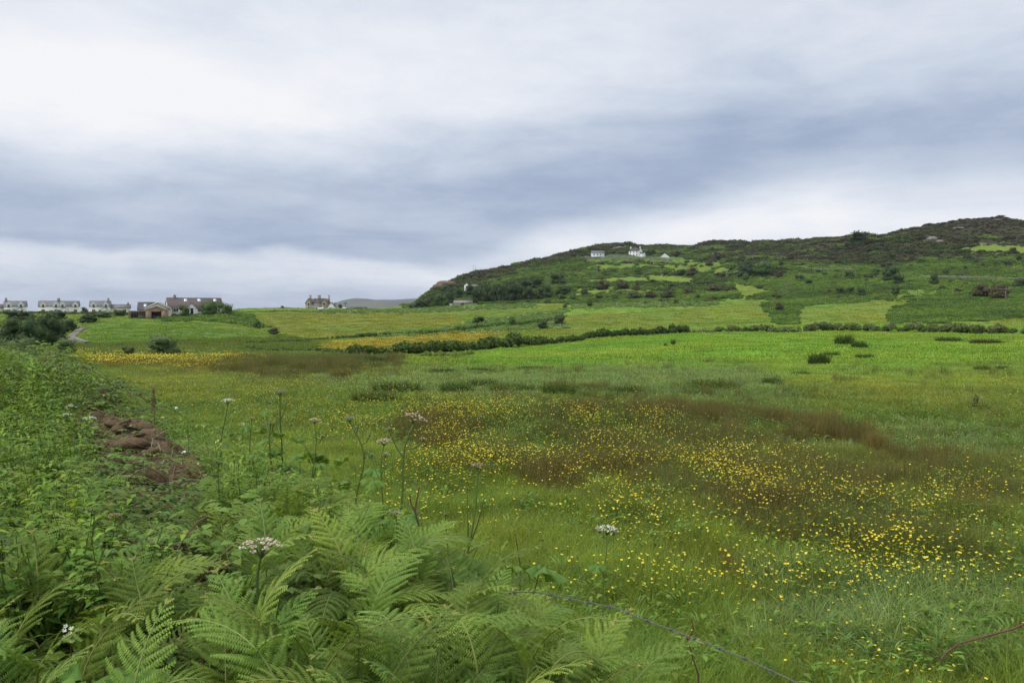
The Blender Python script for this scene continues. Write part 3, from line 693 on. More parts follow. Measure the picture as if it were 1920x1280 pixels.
# --- near and middle grass
g_near = [source('grass_tuft', blades(70, 0.22, 0.14, 0.34, 0.0065, 0.6, 4), [M_tint]), source('grass_tuft_bent', blades(55, 0.22, 0.12, 0.30, 0.009, 1.0, 4), [M_bladeglauc]),
          source('grass_tuft_fine', blades(90, 0.25, 0.16, 0.40, 0.004, 0.4, 3, lean=0.5), [M_tint])]
g_mid = [source('grass_tuft_mid', blades(60, 0.4, 0.10, 0.22, 0.016, 0.7, 2), [M_tint]), source('grass_tuft_mid_bent', blades(50, 0.4, 0.10, 0.20, 0.022, 1.0, 2), [M_bladeglauc])]
g_far = [source('grass_tuft_far', blades(46, 1.0, 0.10, 0.26, 0.06, 0.8, 2), [M_tint])]
def grass(name, n, mask, pw, src, s0, s1, label):
    p, ij = sample_ground(n, mask & SEEN & SWARD, pw)
    cl = CS[ij[:, 0], ij[:, 1]]; col = CC_[ij[:, 0], ij[:, 1]]
    idx = rng.integers(0, len(src), n)
    if len(src) > 1: idx = np.where(cl == 'glauc', np.where(rng.random(n) < 0.75, 1, 0), idx)
    s_ = rng.uniform(s0, s1, n); s_ *= np.where(cl == 'glauc', 1.1, 1) * (0.55 + 0.85 * vnoise(p[:, 0], p[:, 1], 0.8, 77))
    t = col * (0.62 + 0.80 * vnoise(p[:, 0], p[:, 1], 0.7, 55))[:, None]; wv = vnoise(p[:, 0], p[:, 1], 2.6, 57) - .5; t[:, 0] *= 1 + .45 * wv; t[:, 1] *= 1 + .15 * wv
    scatter(name, p, s_, rng.random(n) * 6.28, src, idx, t, label=label)
NEARM = (YY > 2.5) & (YY < 16); MIDM = (YY >= 15) & (YY < 48); FARM = (YY >= 46) & (YY < 135)
grass('meadow_grass', 15000, NEARM, 0.9, g_near, 0.8, 1.25, 'lush meadow grass close by in the field')
grass('pasture_grass', 26000, MIDM, 1.1, g_mid, 0.8, 1.3, 'short pasture grass across the middle of the field')
grass('distant_grass', 17000, FARM, 1.2, g_far, 0.7, 1.3, 'distant pasture grass below the hedge')

FIELDM = (YY >= 130) & (YY < 430)
grass('hill_pasture_grass', 14000, FIELDM & isin('mound', 'olive', 'field', 'fieldr', 'light', 'lush', 'meadow', 'yellow', 'verge'), 1.1, g_far, 1.0, 1.8, 'grass of the far pastures')
def rosette(seed, n=15, L_=.055, w=.032):
    g = random.Random(seed); mb = MB()
    for i in range(n):
        a = g.random() * 6.28; r_ = .12 * math.sqrt(g.random()); z_ = g.uniform(.06, .24)
        leaf(mb, (r_ * math.cos(a), r_ * math.sin(a), z_), (math.cos(a), math.sin(a), g.uniform(-.1, .7)), (0, 0, 1), L_ * g.uniform(.6, 1.3), w * g.uniform(.7, 1.2), 0, None, .15, .6)
    return mb
s_ros = [source('meadow_herb', rosette(s_), [M_under]) for s_ in (1, 2)] + [source('narrow_herb', rosette(3, 18, .11, .014), [M_vergep])]
p, ij = sample_ground(9000, (YY > 3) & (YY < 30) & SEEN & SWARD, 0.95)
k = vnoise(p[:, 0], p[:, 1], 1.1, 123) + rng.normal(0, .1, len(p)) > .47; p = p[k]
scatter('meadow_herbs', p, rng.uniform(.7, 1.5, len(p)), rng.random(len(p)) * 6.28, s_ros, rng.integers(0, 3, len(p)), label='clover and leafy herbs through the meadow grass')
# --- rushes in the wet ground
s_rush = [source('rush_tuft', blades(60, 0.2, 0.30, 0.62, 0.0055, 0.10, 2, lean=0.3), [M_rush]), source('rush_tuft_brown', blades(70, 0.2, 0.32, 0.72, 0.0065, 0.08, 2, lean=0.3), [M_rushbrown]),
          source('rush_tuft_green', blades(60, 0.2, 0.25, 0.55, 0.006, 0.15, 2, lean=0.3), [M_rushdark])]
def rushes(name, n, mask, pw, s0, s1, label, brown=0.45, thresh=0.42):
    p, ij = sample_ground(n, mask & SEEN, pw)
    nz = vnoise(p[:, 0], p[:, 1] * 0.6, 1.7, 91); k = nz + rng.normal(0, .09, n) > thresh; p = p[k]; nz = nz[k]; n = len(p)
    b_ = vnoise(p[:, 0], p[:, 1] * .6, 1.9, 17) + rng.normal(0, .07, n)
    idx = np.where(b_ > 1 - brown, 1, np.where(b_ < 0.33, 2, 0))
    scatter(name, p, rng.uniform(s0, s1, n) * (0.7 + 0.6 * nz), rng.random(n) * 6.28, s_rush, idx, label=label)
rushes('rushes', 9500, isin('rush') & (YY < 40), 0.7, 0.5, 0.95, 'brown and green rushes across the wet hollow', 0.36, 0.50)
rushes('marsh_rushes', 2600, isin('brown'), 0.5, 0.8, 1.3, 'dark brown rush bed beyond the pasture', 0.24, 0.5)
rushes('fringe_rushes', 1500, isin('meadow', 'glauc') & (YY > 5) & (YY < 60) & (PXg > 700), 0.8, 0.5, 0.9, 'scattered rushes around the edge of the hollow', 0.3, 0.62)

# --- buttercups
def buttercup_mb(seed, n=1, spread=0.0, h0=0.28, h1=0.5, r0=0.013):
    g = random.Random(seed); mb = MB()
    for i in range(n):
        a = g.uniform(0, 6.28); r_ = spread * math.sqrt(g.random()); x0, y0 = r_ * math.cos(a), r_ * math.sin(a)
        h = g.uniform(h0, h1); dx_, dy_ = g.uniform(-.08, .08), g.uniform(-.08, .08)
        mb.tube([(x0, y0, -.02), (x0 + dx_ * .4, y0 + dy_ * .4, h * .5), (x0 + dx_, y0 + dy_, h)], [.0022, .0018, .0014], 3, 1)
        c_ = np.array([x0 + dx_, y0 + dy_, h]); tl = np.array([g.uniform(-.5, .5), g.uniform(-.7, .3), 1.0]); tl /= np.linalg.norm(tl)
        e1 = np.cross(tl, (1, 0, 0)); e1 /= np.linalg.norm(e1); e2 = np.cross(tl, e1)
        for k_ in range(5):
            t = k_ * 1.2566 + g.random() * .2; d0 = math.cos(t) * e1 + math.sin(t) * e2; sd_ = -math.sin(t) * e1 + math.cos(t) * e2
            R_ = r0 * g.uniform(.9, 1.15)
            V = [c_, c_ + d0 * R_ * .7 + sd_ * R_ * .5 + tl * R_ * .25, c_ + d0 * R_ * 1.15 + tl * R_ * .5, c_ + d0 * R_ * .7 - sd_ * R_ * .5 + tl * R_ * .25]
            mb.add(V, [(0, 1, 2, 3)], 0, g.random())
    return mb
bc_src = [source('buttercup_sprig', buttercup_mb(s_, 5, .30, .18, .48, .0112), [M_petal, M_stem]) for s_ in (1, 2, 3)]
bc_far = [source('buttercup_patch', buttercup_mb(9, 20, .7, .25, .4, 0.024), [M_petal, M_stem]), source('buttercup_patch_open', buttercup_mb(10, 14, .7, .25, .4, 0.024), [M_petal, M_stem])]
# how thickly they flower, in patches of the meadow
BC = [([(820,765),(960,764),(1000,850),(960,940),(780,900),(800,800)], 1.3), ([(1000,765),(1160,764),(1250,810),(1420,830),(1560,880),(1640,960),(1500,960),(1300,920),(1100,900),(1000,850)], 1.0),
      ([(1150,930),(1700,960),(1920,1000),(1920,1060),(1500,1130),(1250,1100)], 0.62), ([(560,770),(820,770),(800,860),(560,830)], 0.35), ([(1380,1090),(1940,1080),(1940,1290),(1480,1290)], 0.62),
      ([(1000,980),(1500,1000),(1500,1130),(1200,1170),(1000,1050)], 0.18), ([(700,900),(1000,930),(1000,1000),(760,960)], 0.35), ([(1700,880),(1920,890),(1920,960),(1700,950)], 0.35), ([(230,700),(800,700),(800,780),(380,770)], 0.14)]
pb, ij = sample_ground(95000, (YY > 4.5) & (YY < 45) & (bank(XX, YY) < 0.2) & SEEN, 0.75)
bpx, bpy_ = pix(pb[:, 0], pb[:, 1], pb[:, 2] + 0.3)
bpx = bpx + rng.normal(0, 45, len(pb)) + 160 * (vnoise(pb[:, 0], pb[:, 1], 2.5, 3) - .5); bpy_ = bpy_ + rng.normal(0, 14, len(pb)) + 60 * (vnoise(pb[:, 0], pb[:, 1], 2.5, 13) - .5)
dn = np.full(len(pb), 0.02)
for poly, d_ in BC: dn = np.maximum(dn, d_ * inpoly(bpx, bpy_, poly))
dn *= np.clip((vnoise(pb[:, 0], pb[:, 1] * .7, .9, 66, 4) - 0.36) * 3.6, 0.08, 1.5)
kb = rng.random(len(pb)) < dn * 0.62
pb = pb[kb]; order = np.argsort(pb[:, 1]); pb = pb[order]
nearb = pb[:260]; restb = pb[260:]
bt = [buttercup_mb(40 + s_, 1, 0, .2, .42, .0105).mesh('buttercup', [M_petal, M_stem]) for s_ in range(4)]
for p in nearb:
    obj('buttercup', bt[random.randrange(4)], None, p, random.random() * 6.28, random.uniform(.7, 1.2), label='small yellow buttercup flower in the grass near the bank', category='flower', group='buttercups nearest the bank')
scatter('buttercups', restb, rng.uniform(.9, 1.3, len(restb)), rng.random(len(restb)) * 6.28, bc_src, rng.integers(0, 3, len(restb)), label='yellow buttercups drifting across the wet meadow')
pf = np.concatenate([sample_ground(200, isin('orange') & SEEN, 0.6)[0], sample_ground(700, isin('yellow') & SEEN, 0.6)[0]])
scatter('far_buttercups', pf, rng.uniform(.9, 1.5, len(pf)), rng.random(len(pf)) * 6.28, bc_far, rng.integers(0, 2, len(pf)), label='bands of yellow buttercups in the far fields')


# ------------------------------------------------------------------ hillside growth
def dome(n, sz, seed, rz=0.55, mat=None, lob=4):
    g = np.random.default_rng(seed)
    L_ = [(0.45 * math.cos(a), 0.45 * math.sin(a), 0.12 + 0.1 * g.random(), 0.45 + .2 * g.random(), 0.45 + .2 * g.random(), rz * (0.7 + .6 * g.random())) for a in g.random(lob) * 6.28]
    return lobes_foliage(L_, n, sz, g, core=True, core_sc=.75)
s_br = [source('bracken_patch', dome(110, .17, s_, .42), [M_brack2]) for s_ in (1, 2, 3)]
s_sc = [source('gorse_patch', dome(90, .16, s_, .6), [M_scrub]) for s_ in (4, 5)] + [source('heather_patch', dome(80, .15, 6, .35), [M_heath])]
CLEAR = [(1121, 690, 15, 60), (1186, 695, 17, 60), (1246, 690, 11, 70), (875, 560, 6, 40), (868, 421, 8, 16)]
def clear(p):
    k = np.ones(len(p), bool)
    for px_, d_, hw, fr in CLEAR: k &= ~((np.abs(p[:, 0] - (px_ - CX) / F * d_) < hw) & (p[:, 1] > d_ - fr) & (p[:, 1] < d_ + 8))
    return k
def hillside(name, n, mask, pw, src, s0, s1, label, idx=None, zs=1.0):
    p, ij = sample_ground(n, mask & SEEN, pw)
    p = p[clear(p)]
    nz = vnoise(p[:, 0], p[:, 1], 14, 3); s_ = rng.uniform(s0, s1, len(p)) * (0.55 + 0.95 * nz) * np.clip(p[:, 1] / 420, .6, 1.5)
    scatter(name, p, s_, rng.random(len(p)) * 6.28, src, rng.integers(0, len(src), len(p)) if idx is None else idx(p, len(p)), label=label, zs=zs)
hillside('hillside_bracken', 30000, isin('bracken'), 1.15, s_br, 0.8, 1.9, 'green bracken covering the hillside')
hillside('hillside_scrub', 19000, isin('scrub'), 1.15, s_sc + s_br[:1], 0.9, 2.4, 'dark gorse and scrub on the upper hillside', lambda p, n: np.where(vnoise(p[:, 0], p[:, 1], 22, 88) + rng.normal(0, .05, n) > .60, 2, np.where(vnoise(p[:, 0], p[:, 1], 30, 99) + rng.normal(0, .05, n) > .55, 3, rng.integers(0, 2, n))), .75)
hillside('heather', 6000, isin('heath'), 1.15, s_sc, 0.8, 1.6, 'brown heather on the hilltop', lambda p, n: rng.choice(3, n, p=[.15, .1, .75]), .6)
s_vg = [source('verge_plant', dome(70, .14, 21, .5), [M_vergep])]
s_vw = [source('cow_parsley', lobes_foliage([(0, 0, .45, .6, .6, .22)], 60, .07, core=False), [M_white])]
hillside('field_verges', 4200, isin('verge'), 0.9, s_vg, 0.6, 1.3, 'rough green verges between the fields')
hillside('cow_parsley', 1500, isin('verge') | (isin('bracken') & (PXg < 520)), 0.9, s_vw, 0.45, 0.9, 'white cow parsley along the field verges')
hillside('marsh_grass', 2500, isin('marsh'), 0.7, g_far, 2.0, 3.2, 'rank green marsh grass')if False else None
p, ij = sample_ground(5000, isin('marsh') & SEEN, 0.6)
scatter('marsh_grass', p, rng.uniform(1.1, 1.9, len(p)), rng.random(len(p)) * 6.28, g_far, None, np.tile(np.array(C['marsh']) * 1.0, (len(p), 1)) * rng.uniform(.8, 1.2, (len(p), 1)), label='rank green grass of the far marsh')

# individual bushes: unit crowns about 1 m wide and 1 m tall standing on z=0
def crown_mesh(name, mat, seed, n=420, sz=.055, nl=7, squat=1.0, low=0.0, edge=.3):
    g = np.random.default_rng(seed); L_ = []
    for i in range(nl):
        a = g.random() * 6.283; r_ = edge * math.sqrt(g.random()); zc = 0.16 + 0.50 * g.random() - low * .5
        s_ = (0.20 + .10 * g.random()) * (1.05 - .45 * abs(zc - .45))
        L_.append((r_ * math.cos(a), r_ * math.sin(a), zc, s_, s_, s_ * .95))
    L_.append((0, 0, .40, .32, .32, .36)); L_ += [(.2 * math.cos(a), .2 * math.sin(a), .16, .24, .24, .18) for a in (0.3, 1.6, 2.8, 4.1, 5.3)]
    mb = lobes_foliage(L_, n, sz, g, core_sc=.74); V = np.concatenate(mb.V)
    V[:, 2] -= min(V[:, 2].min(), 0) if low else V[:, 2].min()
    w = (np.ptp(V[:, 0]) + np.ptp(V[:, 1])) / 2; V[:, :2] /= w; V[:, 2] /= V[:, 2].max(); mb.V = [V]
    return mb.mesh(name, [mat])
def trunk_mesh(seed, mat=None, nb=3, top=.62):
    g = random.Random(seed); mb = MB()
    for i in range(nb):
        a = i * 6.283 / nb + g.random(); r_ = .18 * g.random() + .1
        mb.tube([(0, 0, -.06), (.03 * math.cos(a), .03 * math.sin(a), .2), (r_ * math.cos(a), r_ * math.sin(a), top * g.uniform(.8, 1.1))], [.035, .026, .010], 5)
    return mb.mesh('trunk', [M_bark])
CR = {k_: [crown_mesh('crown', m_, s0 + i_ * 7, n_, z_, nl_, low=lw_) for i_ in range(c_)] for k_, m_, s0, n_, z_, nl_, c_, lw_ in [
    ('dark', M_tree, 10, 520, .050, 8, 3, 0.12), ('green', M_treeb, 20, 520, .050, 8, 3, 0.12), ('brown', M_treebr, 30, 460, .050, 8, 2, 0.12), ('willow', M_willow, 40, 1500, .030, 10, 2, .15), ('big', M_tree, 50, 3200, .022, 12, 2, .12), ('gbig', M_treeb, 60, 1600, .03, 11, 2, .12)]}
TK = [trunk_mesh(s_) for s_ in (1, 2)]
def bush(px, py, w, h, kind='dark', label=None, group=None, cat='bush', name=None, depth=None):
    p = P(px, py) if depth is None else PD(px, depth)
    s_ = p.y / F
    t = thing(name or ('tree' if cat == 'tree' else 'bush'), label, cat, p, random.random() * 6.28, group, (w * s_, w * s_, h * s_ * 1.05))
    obj('crown', random.choice(CR[kind]), t); obj('trunk', random.choice(TK), t)
    return t
GH = 'bushes scattered over the hillside'; GF = 'bushes in the field margins'; GW = 'trees of the dark wood at the foot of the hill'
B = [  # x, base y, w, h, kind, group, label
 (313,666,78,42,'willow',GF,'large rounded grey-green willow bush standing in the marsh below the brick garage'),
 (241,668,28,22,'willow',GF,'small grey-green willow bush beside the large rounded one'),
 (128,664,46,32,'willow',GF,'pale willow bush in front of the dark thorn trees at far left'),
 (482,616,18,17,'green',GF,'small hawthorn with white blossom left of the olive field'),
 (513,627,24,14,'brown',GF,'dark round bush at the left corner of the olive field'),
 (897,606,30,14,'dark',GF,'flat dark bush on the verge between olive and yellow fields'),
 (961,611,19,17,'dark',GF,'upright dark bush left of the two round ones by the field corner'),
 (1018,617,27,20,'dark',GF,'round dark bush, the larger of two at the field corner'),
 (1048,609,23,18,'dark',GF,'round dark bush leaning right, the smaller of two at the field corner'),
 (1060,578,12,8,'dark',GF,'tiny dark bush on the field edge below the hill'),
 (1107,575,15,11,'dark',GF,'small dark bush on the white-flowered verge'),
 (1211,571,9,7,'brown',GF,'tiny brownish bush above the reddish field'),
 (1267,571,13,11,'dark',GF,'small dark bush at the right end of the white-flowered verge'),
 (1048,534,38,24,'dark',GH,'broad dark tree on the slope above the right end of the wood'),
 (1169,542,28,18,'brown',GH,'brownish thorn in the middle of the slope below the houses'),
 (1130,543,32,20,'brown',GH,'broad brownish thorn left of the middle of the slope'),
 (1061,552,28,17,'dark',GH,'dark bush above the round green tree near the wood'),
 (1096,552,20,12,'brown',GH,'low brownish bush on the slope below the broad thorns'),
 (1074,565,19,15,'green',GH,'round green tree standing alone to the right of the wood'),
 (1124,563,18,11,'dark',GH,'dark bush above the small one on the flowered verge'),
 (1155,563,20,9,'dark',GH,'low dark bush at the left end of the row above the fields'),
 (1190,562,32,15,'brown',GH,'brownish thorn, leftmost of the joined row above the fields'),
 (1220,560,28,15,'brown',GH,'brownish thorn in the middle of the joined row above the fields'),
 (1252,559,30,15,'brown',GH,'brownish thorn, rightmost of the joined row above the fields'),
 (1309,561,13,10,'dark',GH,'small dark bush left of the bracken spur'),
 (1293,551,28,10,'brown',GH,'low brown thorns joined above the small dark bush'),
 (1340,547,36,14,'brown',GH,'long brown thorn patch climbing beside the pale strip'),
 (1262,542,28,13,'dark',GH,'dark thorn below the pale strip of pasture on the slope'),
 (1223,533,22,10,'dark',GH,'low dark thorn under the pale strip of pasture'),
 (1195,538,9,12,'dark',GH,'narrow blue-green conifer on the slope'),
 (1296,518,28,18,'brown',GH,'brown tree beside the pole left of the white blossom'),
 (1330,498,18,12,'brown',GH,'brown bush under the dark ridge right of the houses'),
 (1314,492,9,8,'dark',GH,'small dark bush under the ridge right of the white gable'),
 (1215,525,6,7,'dark',GH,'single tiny thorn standing on the pale strip of pasture'),
 (1396,521,38,30,'dark',GH,'tall dark tree, left of the pair under the ridge'),
 (1430,517,38,32,'green',GH,'tall tree with pale blossom, right of the pair under the ridge'),
 (1376,505,26,12,'green',GH,'white-blossomed hawthorn in front of the dark ridge'),
 (1500,529,22,16,'dark',GH,'dark bush right of the tall blossoming tree'),
 (1461,584,19,18,'brown',GH,'dark brown thorn standing alone between the two pale fields'),
 (1453,559,15,7,'dark',GH,'low dark bush above the lone brown thorn'),
 (1576,553,22,16,'dark',GH,'dark bush, leftmost of three in line on the bracken slope'),
 (1592,551,18,14,'dark',GH,'dark bush joined to the leftmost of three on the bracken slope'),
 (1617,556,18,18,'dark',GH,'round dark bush, middle of three in line on the bracken slope'),
 (1678,553,19,18,'dark',GH,'round dark bush, right of three in line on the bracken slope'),
 (1634,524,12,9,'dark',GH,'small round dark bush just below the hill wall'),
 (1668,529,34,30,'dark',GH,'large dark tree below the hill wall'),
 (1684,533,26,20,'dark',GH,'dark tree leaning against the large one below the hill wall'),
 (1751,535,19,22,'dark',GH,'dark upright bush where the hill wall meets the track'),
 (1591,521,22,13,'dark',GH,'dark bush under the left end of the hill wall'),
 (1840,558,40,28,'brown',GH,'dark brown thorn thicket left of the crossarm pole'),
 (1872,561,40,32,'brown',GH,'dark brown thorn thicket behind the crossarm pole'),
 (1911,540,26,20,'dark',GH,'dark tree at the right edge above the crossarm pole'),
 (1617,452,40,19,'dark',GH,'windswept tree on the skyline of the hill'),
 (1600,455,20,12,'dark',GH,'lower bush left of the windswept skyline tree'),
 (347,584,24,24,'gbig','garden trees at the bungalow','small rounded green tree in front of the bungalow roof'),
 (393,588,36,30,'gbig','garden trees at the bungalow','large dark green tree in the middle of the bungalow front'),
 (424,590,32,26,'gbig','garden trees at the bungalow','tree with creamy blossom at the right end of the bungalow'),
 (159,587,15,11,'brown',GF,'small dark bush between two white houses'),
 (270,583,8,6,'dark',GF,'x'),
]
for b_ in B:
    if b_[6] == 'x': continue
    dpt = {347: 236, 393: 232, 424: 230, 159: 286}.get(b_[0])
    bush(b_[0], b_[1], b_[2], b_[3], b_[4], b_[6], b_[5], 'tree' if 'tree' in b_[6].split('above')[0].split(' in ')[0] else 'bush', depth=dpt)
# dark thorn trees at far left
for px, py, w, h, l in [(20,648,70,56,'dark thorn tree cut by the left edge of the picture'), (62,650,60,58,'tall dark thorn tree, second from the left edge'), (98,648,62,62,'tall dark thorn tree at the head of the track'), (128,622,36,26,'low dark thorn behind the tall ones by the track'),
                        (165,606,44,20,'dark thorn hedge tree above the track'), (195,596,44,14,'low thorn on the bank in front of the semi-detached houses'), (40,600,60,20,'thorn on the bank below the leftmost white house'), (100,600,60,18,'thorn on the bank below the middle white house'), (225,593,26,12,'dark bush left of the open shed')]:
    bush(px, py, w, h, 'big' if w > 40 and py > 610 else 'dark', l, 'thorn trees on the left', 'tree')
# wood at the foot of the hill
wx = [(773,578,22,14),(790,577,26,20),(806,577,28,26),(824,576,30,32),(842,575,26,34),(893,573,24,30),(908,572,28,36),(924,570,28,34),(940,569,26,36),(957,568,30,38),(975,566,28,34),(992,565,26,30),(1010,563,26,28),(1026,560,24,30),(835,566,26,24),(860,560,20,20),(905,552,26,22),(930,549,28,22),(955,546,26,24),(985,545,28,22),(1005,541,24,20),(880,553,20,20),(812,562,26,20),(835,549,22,18)]
for i_, (px, py, w, h) in enumerate(wx):
    bush(px, py, w, h, 'green' if i_ in (3, 14, 17, 22) else 'dark', ('rounded tree in the front row of the wood left of the stone building' if px < 860 and py > 570 else 'dark rounded tree in the front row of the wood right of the stone building' if py >= 560 and px > 880 else 'tree in the back row of the wood on the rising slope'), GW, 'tree', depth=(425 if py > 560 else None))
# further bushes of the slope, too alike to tell apart
for i_ in range(90):
    for _ in range(50):
        px = random.uniform(880, 1920); py = random.uniform(470, 575)
        p = P(px, py)
        if p.y < 300 or p.y > 760 or (px < 1150 and p.y > 560): continue
        j_ = np.searchsorted(ry, p.y); t_ = p.x / (p.y + AP * math.exp(-p.y / 20)); k_ = np.searchsorted(tcols, t_)
        if CS[min(j_, nr-1), min(k_, nc-1)] in ('bracken', 'scrub'): break
    s_ = random.uniform(8, 20)
    bush(px, py, s_, s_ * random.uniform(.5, .75), random.choice(['dark', 'brown', 'dark', 'green']), ('low thorn bush half sunk in the bracken between the wood and the white hill houses' if px < 1180 else 'low thorn bush half sunk in the bracken around the pale pasture strips' if px < 1450 else 'low thorn bush half sunk in the bracken around the hill wall' if px < 1700 else 'low thorn bush half sunk in the bracken on the far right of the hill'), 'low bushes sunk in the bracken')

# ------------------------------------------------------------------ hedges and field banks
def hedge(line, hpx, name, label, mat, n, sz, group=None, wid=1.0, kind='px'):
    """line of picture points along the hedge foot; hpx its height in picture pixels there"""
    base = [P(a, b_) for a, b_ in line]
    L_ = []; tot = 0
    for i_ in range(len(base) - 1):
        a, b_ = base[i_], base[i_ + 1]; d = (b_ - a).length; st = max(1, int(d / 0.8)); tot += d
        h0 = hpx[i_] * a.y / F; h1 = hpx[i_ + 1] * b_.y / F
        for k_ in range(st):
            t = k_ / st; p = a.lerp(b_, t); h = (h0 * (1 - t) + h1 * t) * random.uniform(.55, 1.2) * (.55 + .65 * float(vnoise(np.array(p.x), np.array(p.y), 5.0, 6))); g = float(H(p.x, p.y))
            for _ in range(2):
                r_ = max(.35, h * .5) * random.uniform(.7, 1.2)
                L_.append((p.x + random.uniform(-.5, .5), p.y + random.uniform(-.4, .8) * wid, g + h * random.uniform(.35, .58), r_, r_ * wid, h * .48))
    o_ = base[0].copy(); A = np.array(L_); A[:, :3] -= np.array(o_)
    mb = lobes_foliage(A, n, sz, core_sc=.8)
    return obj(name, mb.mesh(name, [mat]), None, o_, label=label, category='hedge', group=group)
hedge([(612,662),(680,666),(760,664),(850,660),(940,653),(1020,646),(1100,638)], [8,17,22,26,24,20,14], 'hedge', 'long dark hedge along the near side of the yellow buttercup field', M_hedge, 16000, .20)
hedge([(1060,640),(1130,632),(1200,629),(1290,624)], [12,16,17,13], 'hedge', 'lower hedge continuing right of the long dark one', M_hedge, 8000, .20)
hedge([(1290,624),(1370,622),(1440,622),(1500,624)], [8,11,13,12], 'hedge', 'thin low hedge in front of the reddish hay field', M_hedge2, 4000, .2)
hedge([(1500,623),(1560,621),(1640,622),(1720,622),(1800,625),(1840,625)], [14,18,16,20,20,20], 'hedge', 'mixed brown-green hedge below the pale field', M_hedge2, 11000, .18)
hedge([(1830,626),(1880,625),(1960,628)], [16,17,17], 'hedge', 'hedge end at the right edge of the picture', M_hedge2, 4000, .18)
hedge([(470,644),(530,642),(600,636),(650,634),(700,632),(752,626)], [4,4,3,5,8,4], 'hedge', 'low dark hedge at the foot of the olive field', M_hedge, 5000, .2)
hedge([(768,628),(800,627),(860,622),(920,614),(1000,606),(1060,594)], [10,9,10,9,8,7], 'hedge', 'grassy hedge bank climbing beyond the yellow field', M_vergep, 7000, .2)
hedge([(470,655),(520,660),(560,659),(620,660)], [7,8,6,7], 'hedge', 'broken dark hedge left of the long one', M_hedge, 2500, .2)
hedge([(800,668),(840,669),(880,665)], [7,9,7], 'hedge', 'pale rounded shrubs in front of the long dark hedge', M_vergep, 1800, .16)
hedge([(440,584.5),(520,584.2),(600,584.5),(680,584.5),(760,582)], [1.5,1.5,1.5,2,1.5], 'hedge', 'grassy hedge bank along the skyline by the stone house', M_vergep, 3500, .45)
hedge([(0,588),(60,588),(130,589),(200,589),(240,591)], [4,5,5,4,4], 'hedge', 'bushy bank hiding the feet of the white houses', M_hedge2, 5000, .35)

# ------------------------------------------------------------------ rush and thistle clumps one can tell apart in the field
cl_src = {'dark': [blades(480, .5, .4, .9, .03, .25, 2, lean=.35, g=np.random.default_rng(s_)).mesh('rush_clump', [M_rushdark]) for s_ in (1, 2)],
          'brown': [blades(420, .5, .4, .9, .028, .12, 2, lean=.35, g=np.random.default_rng(s_)).mesh('rush_clump', [M_rushbrown]) for s_ in (3,)],
          'fine': [blades(420, .5, .5, .95, .008, .15, 3, lean=.25, g=np.random.default_rng(s_)).mesh('rush_clump', [M_rushdark]) for s_ in (5,)],
          'finebrown': [blades(300, .5, .5, .95, .007, .1, 3, lean=.25, g=np.random.default_rng(s_)).mesh('rush_clump', [M_rushbrown]) for s_ in (6,)]}
CL = [(705,756,85,16,'dark','long low dark rush clump, leftmost of the band across the meadow'), (748,738,92,16,'dark','long dark rush clump above the leftmost one'), (858,740,60,18,'dark','dark bushy rush clump with pale seed heads'),
 (905,728,60,12,'dark','thin dark rush clump behind the pale-headed one'), (965,737,88,14,'dark','dark rush clump running left of the thick round one'), (1050,744,66,20,'dark','thick round dark rush clump in the middle of the band'),
 (1175,740,62,13,'dark','flat dark rush clump right of the middle of the band'), (1105,732,50,9,'dark','faint rush clump behind the middle of the band'), (1340,732,92,15,'dark','long dark rush clump, rightmost of the band'),
 (1448,722,34,10,'dark','small green rush clump on the bright pasture'), (1500,705,34,7,'dark','low rush streak on the bright pasture'), (1142,757,16,16,'dark','narrow green rush tuft above the brown rushes'),
 (1575,822,78,26,'dark','broad dark rush clump at the back edge of the brown rushes'), (1362,796,70,14,'dark','flat dark green clump among the brown rushes'), (1090,785,66,24,'brown','dark brown rush clump at the back of the hollow'),
 (1190,796,60,14,'dark','low dark green clump near the back of the hollow'), (1562,1030,64,50,'fine','tall dark green rush clump in the middle of the buttercups'), (1368,1100,34,50,'finebrown','narrow brown rush tuft near the front of the meadow'),
 (1820,980,80,50,'finebrown','brown rush clump near the right edge'), (1700,930,90,44,'finebrown','wide reddish brown rush clump right of the buttercups'), (1640,860,40,34,'brown','brown rush clump on the edge of the pale grass'),
 (1535,684,40,16,'dark','dark bramble clump, lower left of three on the bright pasture'), (1583,647,36,14,'dark','dark bramble clump, topmost on the bright pasture'), (1612,653,30,10,'dark','dark bramble clump right of the topmost one'),
 (1560,668,30,6,'dark','low dark streak of bramble between the clumps'), (1620,672,36,6,'dark','low dark weeds right of the bramble clumps'), (1262,647,9,8,'dark','small dark thistle clump in the pasture'), (1248,650,7,5,'dark','tiny dark thistle beside the other one'),
 (1850,645,60,7,'dark','dark weeds near the right end of the hedge'), (1780,640,50,6,'dark','low weeds under the right hedge'), (1840,696,30,8,'dark','dark weed patch on the right pasture'), (1880,694,24,6,'dark','dark weed patch right of the other one'),
 (590,692,60,8,'dark','pale headed rushes rising from the dark marsh'), (690,680,70,10,'dark','dark rush clump behind the marsh end'), (830,700,50,7,'dark','low rush streak in the middle pasture'), (900,697,50,6,'dark','low rush streak right of the middle one'), (1000,693,60,5,'dark','low rush streak near the long hedge'), (640,708,40,12,'brown','dark brown rush clump at the right of the marsh')]
for px, py, w, h, k_, l in CL:
    p = P(px, py); s_ = p.y / F; nsub = 1
    obj('rush_clump', random.choice(cl_src[k_]), None, p, 0, (w * s_, max(.5, w * s_ * .5), h * s_ * 2.0), label=l, category='rushes' if 'rush' in l else 'weeds', group='clumps standing in the meadow')
